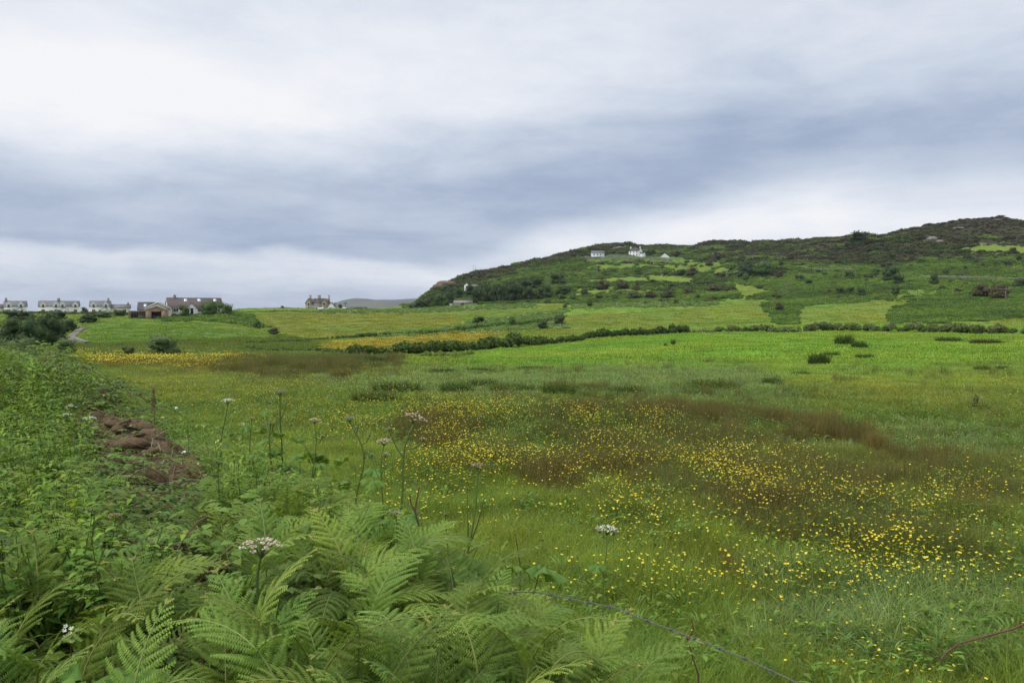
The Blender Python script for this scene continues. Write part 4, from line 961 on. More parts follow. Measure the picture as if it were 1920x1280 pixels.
# the dead thistle on the pasture
p = P(1829, 772); s_ = p.y / F; mb = MB(); hh = 34 * s_
for i_ in range(4):
    a = random.random() * 6.28; mb.tube([(0, 0, -.02), (.05 * math.cos(a), .05 * math.sin(a), hh * .5), (.10 * math.cos(a), .1 * math.sin(a), hh * random.uniform(.8, 1))], [.012, .01, .005], 4, 0)
dl = lobes_foliage([(0, 0, hh * .6, .05, .05, hh * .38)], 90, .03, core=False, m=1); mb.merge(dl); mb.merge(lobes_foliage([(.15, 0, .08, .3, .25, .12)], 160, .05, core=False, m=2))
obj('dock', mb.mesh('dock', [M_deadstem, M_dock, M_rushdark]), None, p, label='lone brown seeding dock standing on the bright pasture', category='plant')

# ------------------------------------------------------------------ buildings
def gable_block(mb, x0, y0, x1, y1, he, hr, axis='x', mw=0, z0=-.6):
    """walls with gables; ridge along axis"""
    if axis == 'x':
        ym = (y0 + y1) / 2
        V = [(x0,y0,z0),(x1,y0,z0),(x1,y1,z0),(x0,y1,z0),(x0,y0,he),(x1,y0,he),(x1,y1,he),(x0,y1,he),(x0,ym,hr),(x1,ym,hr)]
        mb.add(V, [(0,1,5,4),(2,3,7,6),(3,0,4,7),(1,2,6,5)], mw); mb.add(V, [(4,8,7),(5,6,9)], mw)
    else:
        xm = (x0 + x1) / 2
        V = [(x0,y0,z0),(x1,y0,z0),(x1,y1,z0),(x0,y1,z0),(x0,y0,he),(x1,y0,he),(x1,y1,he),(x0,y1,he),(xm,y0,hr),(xm,y1,hr)]
        mb.add(V, [(0,1,5,4),(2,3,7,6),(3,0,4,7),(1,2,6,5)], mw); mb.add(V, [(4,5,8),(6,7,9)], mw)
def roof_slabs(mb, x0, y0, x1, y1, he, hr, axis='x', ov=.25, th=.14, m=0):
    def slab(a, b_, c, d):
        A = np.array([a, b_, c, d], float); V = np.concatenate([A, A + (0, 0, th)])
        mb.add(V, [(0,3,2,1),(4,5,6,7),(0,1,5,4),(1,2,6,5),(2,3,7,6),(3,0,4,7)], m)
    if axis == 'x':
        ym = (y0 + y1) / 2; sl = (hr - he) / (ym - y0)
        slab((x0-ov, y0-ov, he-ov*sl+.02), (x1+ov, y0-ov, he-ov*sl+.02), (x1+ov, ym, hr+.02), (x0-ov, ym, hr+.02))
        slab((x1+ov, y1+ov, he-ov*sl+.021), (x0-ov, y1+ov, he-ov*sl+.021), (x0-ov, ym+.002, hr+.021), (x1+ov, ym+.002, hr+.021))
    else:
        xm = (x0 + x1) / 2; sl = (hr - he) / (xm - x0)
        slab((x0-ov, y1+ov, he-ov*sl+.02), (x0-ov, y0-ov, he-ov*sl+.02), (xm, y0-ov, hr+.02), (xm, y1+ov, hr+.02))
        slab((x1+ov, y0-ov, he-ov*sl+.021), (x1+ov, y1+ov, he-ov*sl+.021), (xm+.002, y1+ov, hr+.021), (xm+.002, y0-ov, hr+.021))
class House:
    def __init__(s, name, label, cat, px, depth, group=None, rz=0, dz=0, base_py=None):
        p = PD(px, depth)
        if base_py is not None: p.z = (HOR - base_py) / F * depth
        p.z += dz
        s.t = thing(name, label, cat, p, rz, group); s.k = depth / F
    def part(s, name, mb, mats, parent=None, **kw): return obj(name, mb.mesh(name, mats), parent or s.t, **kw)
    def block(s, x0, y0, x1, y1, he, hr, axis, mw, mr_, ov=.25, wname='wall'):
        mb = MB(); gable_block(mb, x0, y0, x1, y1, he, hr, axis); w = s.part(wname, mb, [mw])
        mb = MB(); roof_slabs(mb, x0, y0, x1, y1, he, hr, axis, ov); r_ = s.part('roof', mb, [mr_]); return w, r_
    def box(s, name, x0, y0, z0, x1, y1, z1, mat, parent=None, **kw):
        mb = MB().box(x0, y0, z0, x1, y1, z1); return s.part(name, mb, [mat], parent, **kw)
    def chimney(s, x, y, z0, z1, w=.9, d=.7, mat=None, pots=2, roof=None):
        c_ = s.box('chimney', x - w/2, y - d/2, z0, x + w/2, y + d/2, z1, mat, roof)
        if roof is None: c_.parent = s.t
        mb = MB()
        mb.box(x - w/2 - .06, y - d/2 - .06, z1 - .22, x + w/2 + .06, y + d/2 + .06, z1 - .1)
        for i_ in range(pots):
            xx = x + (i_ - (pots - 1) / 2) * w * .5; mb.tube([(xx, y, z1), (xx, y, z1 + .4)], [.14, .11], 6)
        o_ = s.part('chimney_pot', mb, [M_pot], roof if roof else None); return c_
    def window(s, x0, z0, x1, z1, y, glass=None, frame=None):
        f = .09; mb = MB(); mb.box(x0-f, y-.05, z0-f, x0, y+.05, z1+f).box(x1, y-.05, z0-f, x1+f, y+.05, z1+f).box(x0, y-.05, z1, x1, y+.05, z1+f).box(x0, y-.07, z0-f, x1, y+.05, z0)
        w = s.part('window', mb, [frame or M_wtrim]); s.box('pane', x0, y-.02, z0, x1, y+.02, z1, glass or M_glass, w)
        if x1 - x0 > 1.2: s.box('glazing_bar', (x0+x1)/2-.035, y-.045, z0, (x0+x1)/2+.035, y-.021, z1, frame or M_wtrim, w)
        return w
    def wall_dormer(s, xc, w, zb, ze, zr, y, yb, mw, mr_):
        mb = MB(); gable_block(mb, xc-w/2, y, xc+w/2, yb, ze, zr, 'y', 0, zb); s.part('dormer', mb, [mw])
        mb = MB(); roof_slabs(mb, xc-w/2, y, xc+w/2, yb, ze, zr, 'y', .16, .10); s.part('dormer_roof', mb, [mr_])
        mb = MB(); V = []
        for sx in (-1, 1):
            a = np.array([(xc+sx*(w/2+.2), y-.20, ze-.22), (xc, y-.20, zr-.02), (xc, y-.20, zr+.16), (xc+sx*(w/2+.2), y-.20, ze-.04)])
            V = np.concatenate([a, a + (0, .05, 0)]); mb.add(V, [(0,1,2,3),(4,7,6,5),(3,2,6,7),(0,4,5,1)])
        s.part('bargeboard', mb, [M_wtrim]); s.window(xc-.42, ze-1.0, xc+.42, ze+.25, y-.06)

GWH = 'row of white houses on the left skyline'
def white_house(px, label, w, dormers, chims, wing=None, dz=0.0):
    h = House('white_house', label, 'house', px, 330, GWH, rz=math.atan((CX - px) / F) - .06, base_py=590.5)
    zr, ze = 5.75, 3.55
    wl, rf = h.block(-w/2, 0, w/2, 7, ze, zr, 'x', M_render, M_slate)
    for d in dormers: h.wall_dormer(d, 2.3, ze-.4, ze+.55, ze+1.75, -.12, 3.0, M_render, M_slate)
    for c_ in chims: h.chimney(c_, 3.5, zr-.5, zr+1.0, .8 if len(chims) == 1 and not wing is None else 1.0, .7, M_gstone, 2)
    for d in dormers: h.window(d-.6, .9, d+.6, 2.3, -.04)
    h.box('door', -.5, -.06, 0, .5, .02, 2.1, M_dark)
    if wing:
        x0, x1 = wing; h.block(x0, .6, x1, 6, 2.9, 4.35, 'x', M_cream, M_slate, wname='wing_wall')
        if x0 > 0: h.chimney(x1 - .8, 3.3, 3.9, 5.1, .6, .6, M_gstone, 1)
        for q_ in ((x0 + x1) / 2 - 1.8, (x0 + x1) / 2 + 1.6): h.window(q_-.6, 1.2, q_+.6, 2.3, .56)
    mb = MB()
    gable_block(mb, w*.06, -2.2, w*.06+2.6, -.02, 2.0, 3.0, 'y', 0); h.part('porch', mb, [M_render])
    mb = MB(); roof_slabs(mb, w*.06, -2.2, w*.06+2.6, -.02, 2.0, 3.0, 'y', .15, .1); h.part('porch_roof', mb, [M_slate])
    return h
white_house(29, 'white house at the left edge with a low wing on its left', 7.8, (-2.2, 2.1), (-3.3,), (-11, -3.9))
white_house(111, 'white semi-detached house in the middle with four gabled dormers', 14.6, (-5.6, -1.0, 1.35, 6.0), (-.2,))
white_house(188, 'white house on the right with a long grey-roofed wing', 7.6, (-2.3, 2.2), (3.0,), (3.85, 11.2))

# bungalow
h = House('bungalow', 'long white bungalow with brown tiled roof and white gable end', 'house', 368, 245, rz=.50, base_py=589)
w2 = 8.4
wl, rf = h.block(-w2, 0, w2, 9, 2.3, 5.35, 'x', M_render, M_btile)
for q_ in (-2.8, 1.4, 6.4):
    mb = MB(); a = np.array([(q_-.5, 0, 0), (q_+.5, 0, 0), (q_+.5, 1.35, .91), (q_-.5, 1.35, .91)]) + (0, 2.55, 2.3 + 2.55 * .6778 + .17)
    V = np.concatenate([a, a + (0, -.04, .08)]); mb.add(V, [(0,3,2,1),(4,5,6,7),(0,1,5,4),(1,2,6,5),(2,3,7,6),(3,0,4,7)]); h.part('rooflight', mb, [M_skyl])
h.t.scale = (.93, .93, .93); h.chimney(-6.0, 4.5, 4.9, 6.25, .8, .8, M_gstone, 1)
mb = MB()
for sx, q_ in ((-1, -w2 - .29), (1, w2 + .25)):
    for sy in (-1, 1):
        a = np.array([(q_, 4.5 + sy * 4.85, 2.0), (q_, 4.5, 5.28), (q_, 4.5, 5.55), (q_, 4.5 + sy * 4.85, 2.25)]); V = np.concatenate([a, a + (.04, 0, 0)]); mb.add(V, [(0,1,2,3),(4,7,6,5),(3,2,6,7),(0,4,5,1)])
h.part('bargeboard', mb, [M_wtrim])
h.block(-3.4, -3.0, .0, 3.0, 1.9, 3.6, 'y', M_render, M_btile, wname='porch_wall')
h.window(.6, .9, 1.8, 1.95, -.05, M_dark); h.window(3.6, .9, 5.0, 1.95, -.05); h.window(6.2, .9, 7.4, 1.95, -.05); h.window(-6.8, .9, -5.4, 1.95, -.05)
h.box('door', -2.1, -3.06, 0, -1.2, -2.98, 2.0, M_dark)

h = House('outbuilding', 'white outbuilding with a gable and a dark tiled wing beside the bungalow', 'outbuilding', 296, 233, rz=.34, base_py=597.5)
h.block(-3.2, 0, 3.4, 9, 3.1, 4.75, 'y', M_cream, M_dslate, .3)
wl, rf = h.block(-5.4, 2.2, -1.0, 6.6, 2.7, 4.75, 'x', M_cream, M_dslate, wname='wing_wall')
mb = MB(); a = np.array([(-4.0, 2.9, 3.45), (-3.2, 2.9, 3.45), (-3.2, 3.7, 4.2), (-4.0, 3.7, 4.2)]); V = np.concatenate([a, a + (0, -.05, .12)]) + (0, 0, .02)
mb.add(V, [(0,3,2,1),(4,5,6,7),(0,1,5,4),(1,2,6,5),(2,3,7,6),(3,0,4,7)]); h.part('rooflight', mb, [M_skyl])
mb = MB()
for sx in (-1, 1):
    a = np.array([(.1 + sx * 3.75, -.36, 2.72), (.1, -.36, 4.72), (.1, -.36, 4.98), (.1 + sx * 3.75, -.36, 2.98)]); V = np.concatenate([a, a + (0, .06, 0)]); mb.add(V, [(0,1,2,3),(4,7,6,5),(3,2,6,7),(0,4,5,1)])
h.part('bargeboard', mb, [M_wtrim])
h = House('brick_garage', 'tan brick garage with a dark open doorway', 'garage', 293.5, 225, rz=.34, base_py=598)
mb = MB()   # front wall with an opening, side walls, back, doorway reveals
Wg, He, Hr = 2.75, 2.6, 3.75
mb.box(-Wg, 0, -.8, -1.3, .22, He); mb.box(1.3, 0, -.8, Wg, .22, He); mb.box(-1.3, 0.001, 2.05, 1.3, .219, He)
mb.add([(-Wg, 0, He), (Wg, 0, He), (0, 0, Hr), (-Wg, .22, He), (Wg, .22, He), (0, .22, Hr)], [(0, 1, 2), (3, 5, 4)])
mb.box(-Wg, .221, -.8, -Wg + .2, 5.6, He); mb.box(Wg - .2, .221, -.8, Wg, 5.6, He); mb.box(-Wg + .2, 5.4, -.8, Wg - .2, 5.6, He)
h.part('wall', mb, [M_brick])
mb = MB(); roof_slabs(mb, -Wg, 0, Wg, 5.6, He, Hr, 'y', .15, .12); h.part('roof', mb, [M_dslate])
mb = MB()
for sx in (-1, 1):
    a = np.array([(sx * 2.95, -.20, 2.42), (0, -.20, 3.68), (0, -.20, 3.86), (sx * 2.95, -.20, 2.6)]); V = np.concatenate([a, a + (0, .04, 0)]); mb.add(V, [(0,1,2,3),(4,7,6,5),(3,2,6,7),(0,4,5,1)])
h.part('bargeboard', mb, [M_cream])
for q_ in (-.65, .65): h.box('door', q_ - .62, .9, -.2, q_ + .62, .96, 1.0, M_dslate)
h.box('lintel', -1.5, -.03, 2.05, 1.5, -.001, 2.25, M_brick)
h.box('floor', -2.5, .3, -.3, 2.5, 5.3, -.1, M_dark)
h = House('open_shed', 'low open-fronted shed of dark boards left of the brick garage', 'shed', 264, 226, rz=.38, base_py=598)
h.box('roof', -3.2, -.3, 2.2, 3.1, 4, 2.35, M_wood)
for q_ in (-3.0, 2.9): h.box('post', q_-.1, -.1, -.6, q_+.1, .1, 2.19, M_wood)
for i_ in range(14): h.box('board', -2.85 + i_ * .42, 3.6, -.4, -2.46 + i_ * .42, 3.66, 2.19, M_rwood)
h.box('side_wall', 2.7, .2, -.5, 2.8, 3.6, 2.19, M_rwood); h.box('side_wall', -3.1, .2, -.5, -3.0, 3.6, 2.19, M_wood)
h = House('workbench', 'pale bench standing inside the open shed', 'bench', 266, 226, rz=.38, base_py=598)
h.box('tabletop', -.9, .6, .72, .9, 1.2, .8, M_wtrim)
for a, b_ in ((-.8, .7), (.74, .7), (-.8, 1.05), (.74, 1.05)): h.box('leg', a, b_, -.5, a + .07, b_ + .07, .719, M_wood)

# stone house
h = House('stone_house', 'sandstone house with steep gables and three chimneys on the skyline', 'house', 596, 430, base_py=583)
h.block(-6.6, 0, -3.2, 9, 4.4, 6.7, 'y', M_stone, M_dslate)
h.block(-3.2, 1.5, 3.2, 8, 4.2, 6.7, 'x', M_stone, M_dslate, .05)
h.block(1.4, .2, 5.4, 9, 4.0, 6.6, 'y', M_stone, M_btile)
h.chimney(-4.9, 4.0, 6.2, 8.3, .9, .9, M_stone, 3); h.chimney(-.2, 4.7, 6.2, 8.4, 1.4, .9, M_stone, 4); h.chimney(5.0, 5.0, 5.0, 8.3, .8, .8, M_stone, 2)
h.window(-5.5, 3.2, -4.5, 4.5, -.05); h.window(-5.5, .8, -4.4, 2.2, -.05); h.window(2.7, 3.2, 3.9, 4.7, .15); h.window(2.6, .8, 4.0, 2.2, .15)
mb = MB(); gable_block(mb, -3.6, -2.6, 1.8, 1.4, 1.7, 2.5, 'x'); h.part('porch', mb, [M_stone])
mb = MB(); roof_slabs(mb, -3.6, -2.6, 1.8, 1.4, 1.7, 3.0, 'x', .2, .12); h.part('porch_roof', mb, [M_slate])
for q_ in (-2.8, -.9, 1.0): h.window(q_-.6, .4, q_+.6, 1.5, -2.66, M_dark)
h = House('white_outhouse', 'small white gabled outhouse right of the stone house', 'outhouse', 621, 424, base_py=583)
h.block(-1.8, 0, 1.9, 4, 2.4, 4.4, 'y', M_render, M_dslate); h.box('door', -.9, -.05, 0, .5, -.001, 1.8, M_dark); h.window(.9, .9, 1.5, 1.6, -.05)
h = House('marquee', 'white rounded tent behind a bush right of the stone house', 'tent', 641, 420, base_py=583)
th = np.linspace(0, math.pi, 13)
V = [(-3 * math.cos(a), y_, 2.0 * math.sin(a) ** .8 if 0 < a < math.pi - 1e-6 else 0) for y_ in (0, 4) for a in th]
mb = MB(); mb.add(V, [(i_, i_ + 1, i_ + 14, i_ + 13) for i_ in range(12)]); 
mb.add([(0, 0, 0)] + V[:13], [(0, i_ + 2, i_ + 1) for i_ in range(12)]); mb.add([(0, 4, 0)] + V[13:], [(0, i_ + 1, i_ + 2) for i_ in range(12)])
h.part('canopy', mb, [M_wtrim]); h.box('door', -.5, -.04, 0, .5, -.002, 1.5, M_cream)
for px_, l in ((664, 'low reddish wooden shed nearer the stone house'), (679, 'low reddish wooden shed farther right on the skyline')):
    h = House('wooden_shed', l, 'shed', px_, 420, 'reddish sheds on the skyline', base_py=583)
    h.block(-2.1, 0, 2.0, 3, 1.5, 2.1, 'x', M_rwood, M_dslate, .12); h.box('door', .6, -.05, 0, 1.5, -.001, 1.4, M_dark)
def car(px, depth, base, label, mat, L_=4.2, hh=1.45, van=False, cat='car'):
    h = House('parked_car' if not van else 'parked_van', label, cat, px, depth, 'vehicles by the stone house', base_py=base, rz=random.uniform(-.15, .15))
    prof = [(-L_/2, .35), (-L_/2, .8), (-L_/2*.72, .92), (-L_*.24, hh), (L_*.30, hh), (L_*.46, .9), (L_/2, .82), (L_/2, .35)] if not van else [(-L_/2, .35), (-L_/2, 1.0), (-L_*.40, 1.15), (-L_*.30, hh), (L_/2, hh), (L_/2, .35)]
    n_ = len(prof); V = [(a, -.85, b_) for a, b_ in prof] + [(a, .85, b_) for a, b_ in prof]; mb = MB()
    mb.add(V, [(i_, (i_+1) % n_, n_ + (i_+1) % n_, n_ + i_) for i_ in range(n_)])
    c0 = [(0, -.85, .6)]; mb.add(V[:n_] + c0, [(i_, n_, (i_+1) % n_) for i_ in range(n_)]); mb.add(V[n_:] + [(0, .85, .6)], [(i_, (i_+1) % n_, n_) for i_ in range(n_)])
    h.part('body', mb, [mat])
    wx0, wx1 = (-L_*.22, L_*.28) if not van else (-L_*.30, -L_*.08)
    h.box('window', wx0, -.87, .95, wx1, -.851, hh - .1, M_glass)
    for a in (-L_*.32, L_*.32):
        for b_ in (-.8, .8):
            mb = MB(); mb.tube([(a, b_ - .1, .33), (a, b_ + .1, .33)], [.33, .33], 12); V, Fc = [(a, b_ - .1, .33)], None
            mb.add([(a, b_ - .1, .33)] + [(a + .33 * math.cos(t), b_ - .1, .33 + .33 * math.sin(t)) for t in np.arange(12) * math.pi / 6], [(0, i_ + 1, (i_ + 1) % 12 + 1) for i_ in range(12)])
            h.part('wheel', mb, [M_tyre])
    return h
car(609, 416, 583.2, 'silver-white car with a sloping back parked before the stone house', M_wtrim)
car(598, 417, 583.2, 'white van parked left of the sloping car', M_wtrim, 4.6, 2.0, True, 'van')
car(563, 418, 583, 'small white van left of the stone house', M_wtrim, 4.4, 1.9, True, 'van')
car(551.5, 418, 582.6, 'dark car farthest left on the skyline', M_slate, 4.0, 1.4)
car(618, 417, 583.2, 'grey car parked in front of the white outhouse', M_silver)
bush(638.5, 586, 9, 9, 'dark', 'small dark bush in front of the white tent', GF, depth=410)
bush(530, 584, 7, 5, 'dark', 'tiny bush on the skyline left of the vehicles', GF, depth=410)
for px_, l in ((629, 'cabbage palm beside the white outhouse'), (648, 'wide-headed cabbage palm behind the sheds')):
    p = PD(px_, 432); t = thing('cabbage_palm', l, 'palm', p, 0, 'cabbage palms by the stone house')
    mb = MB(); mb.tube([(0, 0, -1), (.1, 0, 1.5), (0, .1, 3.0)], [.16, .13, .1], 6); obj('trunk', mb.mesh('trunk', [M_bark]), t)
    mb = MB()
    for i_ in range(60):
        d = np.array([random.gauss(0, 1), random.gauss(0, 1), random.uniform(-.5, 1.2)]); leaf(mb, (0, 0.1, 3.0), d, (0.01, 0, 1), random.uniform(.9, 1.3), .12, 0, None, .1, .8)
    obj('crown', mb.mesh('crown', [M_treeb]), t)

# hill houses
h = House('hill_cottage', 'low white cottage with grey roof, leftmost of the three on the hill', 'cottage', 1121, 690, 'white houses on the hill', base_py=480.5)
h.block(-5.6, 0, 5.4, 5.5, 2.6, 4.6, 'x', M_render, M_slate)
for q_ in (-3.6, -.6, 2.0): h.window(q_-.5, .7, q_+.5, 1.8, -.05)
h = House('hill_house', 'tall white house with gable chimneys in the middle of the hill', 'house', 1186, 695, 'white houses on the hill', rz=R(-38), base_py=481)
wl, rf = h.block(-4.2, 0, 5.8, 6.5, 4.4, 7.2, 'x', M_render, M_dslate, .1)
h.chimney(-3.9, 3.2, 6.6, 8.6, .9, .9, M_render, 1); h.chimney(5.3, 3.2, 6.6, 8.4, .9, .9, M_render, 1)
for q_ in (-2.4, .8, 3.8): h.window(q_-.45, 2.9, q_+.45, 4.0, -.05); h.window(q_-.45, .8, q_+.45, 1.9, -.05)
h.block(5.8, 1, 9.4, 5, 2.0, 3.2, 'x', M_render, M_dslate, .1, 'annexe_wall')
h = House('hill_barn', 'plain white gable end, rightmost of the three on the hill', 'barn', 1246, 690, 'white houses on the hill', base_py=485)
h.block(-4.6, 0, 4.4, 8, .9, 4.5, 'y', M_render, M_dslate, .1); h.box('door', -.4, -.05, 0, .4, -.001, 1.5, M_cream)
h = House('tower_house', 'narrow white house high in the trees at the left end of the hill', 'house', 875, 560, base_py=546)
h.block(-1.6, 0, 1.6, 5, 4.2, 5.6, 'y', M_render, M_slate, .1); h.window(-.4, 2.6, .4, 3.6, -.05)
h.block(2.2, 2.5, 8.0, 6, 3.2, 4.6, 'x', M_gstone, M_slate, .1, 'annexe_wall'); h.window(3.4, 2.5, 4.2, 3.1, 2.45)
h = House('stone_building', 'long low grey stone building at the edge of the wood', 'building', 868, 421, base_py=574)
h.block(-5, 0, 5, 4.5, 1.7, 3.0, 'x', M_gstone, M_gstone, .1); h.box('door', -1.0, -.05, 0, .6, -.001, 1.5, M_dark)
h.box('yard_wall', -7, -1.4, -1.2, -5.1, -.8, 1.5, M_gstone)

# mast pair on the skyline
p = PD(890, 640)
t = thing('radio_mast', 'pair of thin masts on the skyline above the wood', 'mast', p)
for dx_, hh in ((-1.0, 8.5), (.9, 7.5)):
    mb = MB(); mb.tube([(dx_, 0, -1), (dx_, 0, hh)], [.10, .06], 5)
    for z_ in (hh * .7, hh * .85): mb.tube([(dx_ - .5, 0, z_), (dx_ + .5, 0, z_)], [.03, .03], 4)
    obj('mast_pole', mb.mesh('mast_pole', [M_wood]), t)
# telegraph poles
for px, pb_, pt, l, arm in [(1885, 585, 540, 'telegraph pole with a crossarm in the bracken at far right', 1), (1720, 569, 541, 'thin pole above the right end of the pale field', 0), (1475, 551, 527, 'thin pole above the lone brown thorn', 0), (1362, 520, 503, 'pole in front of the white blossom', 0),
                            (1300, 514, 496, 'pole beside the brown tree on the slope', 0), (1219, 497, 481, 'pole just below the white hill houses', 0), (1119, 521, 500, 'tall pole in the open bracken left of centre of the hill', 0), (1024, 528, 513, 'pole above the right end of the wood', 0), (914, 538, 527, 'pole among the trees at the left end of the hill', 0), (1604, 509, 502, 'short post at the end of the hill wall', 0)]:
    p = P(px, pb_); s_ = p.y / F; hh = (pb_ - pt) * s_
    t = thing('telegraph_pole', l, 'pole', p, 0, 'telegraph poles crossing the hill')
    rr = max(.13, .30 * p.y / 500)
    mb = MB(); mb.tube([(0, 0, -.5), (0, 0, hh)], [rr, rr * .7], 6); obj('pole', mb.mesh('pole', [M_wood]), t)
    if arm:
        for z_, w_ in ((hh - .3, 1.7), (hh - 2.0, 1.0)):
            obj('crossarm', MB().box(-w_, -.08, z_ - .08, w_, .08, z_ + .08).mesh('crossarm', [M_wood]), t)
            for q_ in (-w_ * .9, 0, w_ * .9): obj('insulator', MB().tube([(q_, 0, z_ + .081), (q_, 0, z_ + .34)], [.07, .05], 6).mesh('insulator', [M_gstone]), t)

# stone walls on the hill, of stones set course by course
def stone_wall(line, h_, label, w=.7, sz=1.1):
    base = [P(a, b_) for a, b_ in line]; mb = MB(); g = random.Random(5); o_ = base[0].copy()
    for i_ in range(len(base) - 1):
        a, b_ = base[i_], base[i_ + 1]; d = b_ - a; n_ = max(1, int(d.length / sz))
        for k_ in range(n_):
            p = a.lerp(b_, (k_ + .5) / n_); z_ = float(H(p.x, p.y)) - o_.z; ang = math.atan2(d.y, d.x)
            for c_ in range(2):
                V, Fc = ico(1); V = V * (sz * .56 * g.uniform(.85, 1.1), w * .5 * g.uniform(.8, 1.1), h_ * .3 * g.uniform(.8, 1.15))
                ca, sa = math.cos(ang), math.sin(ang); V = np.stack([V[:, 0] * ca - V[:, 1] * sa, V[:, 0] * sa + V[:, 1] * ca, V[:, 2]], 1)
                off = g.uniform(-.3, .3) + (c_ * .5 * sz)
                mb.add(V + (p.x - o_.x + ca * off, p.y - o_.y + sa * off, z_ + h_ * (.25 + .5 * c_)), Fc, 0)
    return obj('stone_wall', mb.mesh('stone_wall', [M_gstone]), None, o_, label=label, category='wall')
stone_wall([(1494,502),(1515,507),(1545,508),(1600,510)], 1.5, 'dry stone wall across the hill under the dark scrub')
stone_wall([(1725,521),(1770,523),(1820,525),(1870,526),(1925,526)], 1.4, 'dry stone wall beside the pale track on the right of the hill')
stone_wall([(1095,483),(1140,483),(1180,484.5),(1230,486),(1262,488)], 1.6, 'grey wall in front of the white hill houses', sz=1.6)
stone_wall([(140,637),(150,641),(163,645)], .5, 'tumbled grey stones at the foot of the farm track', 1.0, .9)
# tracks
def ribbon(line, w, name, label, mat, lift=.12):
    base = [P(a, b_) for a, b_ in line]; pts = []
    for i_ in range(len(base) - 1):
        for k_ in range(12): pts.append(base[i_].lerp(base[i_ + 1], k_ / 12))
    pts.append(base[-1]); V = []
    for i_, p in enumerate(pts):
        d = (pts[min(i_ + 1, len(pts) - 1)] - pts[max(i_ - 1, 0)]); n_ = Vector((-d.y, d.x, 0)).normalized() * w / 2
        for s_ in (-1, 1):
            q_ = p + n_ * s_; V.append((q_.x, q_.y, float(H(q_.x, q_.y)) + lift))
    n_ = len(pts)
    obj(name, mesh_np(name, V, [[(2*i_, 2*i_+1, 2*i_+3, 2*i_+2) for i_ in range(n_ - 1)]], [mat]), kind='structure', label=label)
ribbon([(866,563),(873,553),(876,546),(872,540)], 3.0, 'track', 'grey track winding up through the trees to the white house', M_tarmac, .35)
ribbon([(1800,522),(1860,522),(1930,521)], 4.0, 'track', 'pale track behind the wall on the right of the hill', M_tarmac, .35)
ribbon([(130,641),(134,630),(146,620),(158,615)], 1.4, 'track', 'farm track curving up beside the grassy mound', M_tarmac, .12)
# rocks
def rock(px, py, w, h, label, mat=None, seed=1, depth=None, group=None):
    p = P(px, py) if depth is None else PD(px, depth); s_ = p.y / F; g = np.random.default_rng(seed); V, Fc = ico(2)
    V = V * (1 + .28 * (g.random((len(V), 1)) - .5)); V[:, 2] = V[:, 2] * .5 + .25
    k_ = mesh_np('rock', V * (w * s_ / 2, w * s_ / 2.6, h * s_), [Fc], [mat or M_rock])
    obj('rock', k_, None, p, 0, label=label, category='rock', group=group)
for i_, (px, py, w, h, l, m_) in enumerate([(1748,452,20,11,'grey rock outcrop on the dark hilltop',M_rock),(1762,456,14,8,'grey rock right of the main outcrop',M_rock),(1735,455,12,7,'grey rock left of the main outcrop',M_rock),(1715,425,18,4,'pale rock on the hill brow',M_rock),(1800,429,16,4,'pale rock just below the hill summit',M_rock),(1790,430,8,4,'small pale rock beside the summit one',M_rock),(1868,414,14,3,'flat rock on the summit',M_rock),
    (835,537,38,15,'reddish crag on the left end of the hill',M_crag),(822,541,24,13,'reddish crag lower down the hill end',M_crag),(850,534,22,9,'grassy crag top on the hill end',M_crag),(1162,466,14,5,'pale rock above the hill cottage',M_rock),(1155,469,16,8,'brown crag between cottage and tall house',M_crag),(1180,492,26,6,'brown rock face below the tall white house',M_crag),(1172,465,7,4,'small pale rock above the tall house',M_rock)]):
    rock(px, py, w, h, l, m_, i_ + 3, group='rocks on the hill')

# ------------------------------------------------------------------ the near bank
def at(px, py, d):
    r_ = ray(px, py); return np.array([r_[0] / r_[1] * d, d, r_[2] / r_[1] * d])
# how high the growth on the bank stands against the view (photo outline), used to choose plant heights
LF = [(-400, 640), (0, 650), (60, 668), (120, 690), (150, 745), (165, 800), (200, 905), (240, 950), (300, 990), (360, 985), (395, 950), (430, 870), (470, 835), (560, 850), (700, 905), (780, 935), (900, 1010), (1000, 1045), (1100, 1085), (1200, 1150), (1300, 1215), (1400, 1270), (1500, 1330), (2400, 1500)]
LB = [(-400, 640), (0, 650), (60, 668), (120, 682), (180, 700), (240, 722), (330, 742), (400, 770), (470, 845), (560, 885), (700, 940)] + LF[16:]
def heap_depth(px): return np.interp(px, [150, 185, 250, 330, 400], [14, 13, 9.5, 7.4, 6.8])
def allowed(x_, y_):
    px = CX + F * x_ / y_
    front = (y_ < heap_depth(px)) & (px > 140) & (px < 420)
    lim = np.where(front, np.interp(px, [p[0] for p in LF], [p[1] for p in LF]), np.interp(px, [p[0] for p in LB], [p[1] for p in LB]))
    lim = lim + np.where(px < 300, 40, 26) * (vnoise(x_, y_, .8, 40) - .42)
    c = (CY - lim) / F
    ztop = y_ * (-math.sin(PITCH) + c * math.cos(PITCH)) / (math.cos(PITCH) + c * math.sin(PITCH))
    return (ztop - H(x_, y_)) * np.where(front, np.interp(y_, [3.5, 5.5], [.95, .55]), 1.0)

HEAP_A, HEAP_B = np.array([-3.0, 7.3]), np.array([-6.9, 13.2])
def heap_s(x_, y_):
    d = HEAP_B - HEAP_A; L2 = (d ** 2).sum(); t = ((x_ - HEAP_A[0]) * d[0] + (y_ - HEAP_A[1]) * d[1]) / L2
    tc = np.clip(t, 0, 1); return np.hypot(x_ - HEAP_A[0] - tc * d[0], y_ - HEAP_A[1] - tc * d[1])

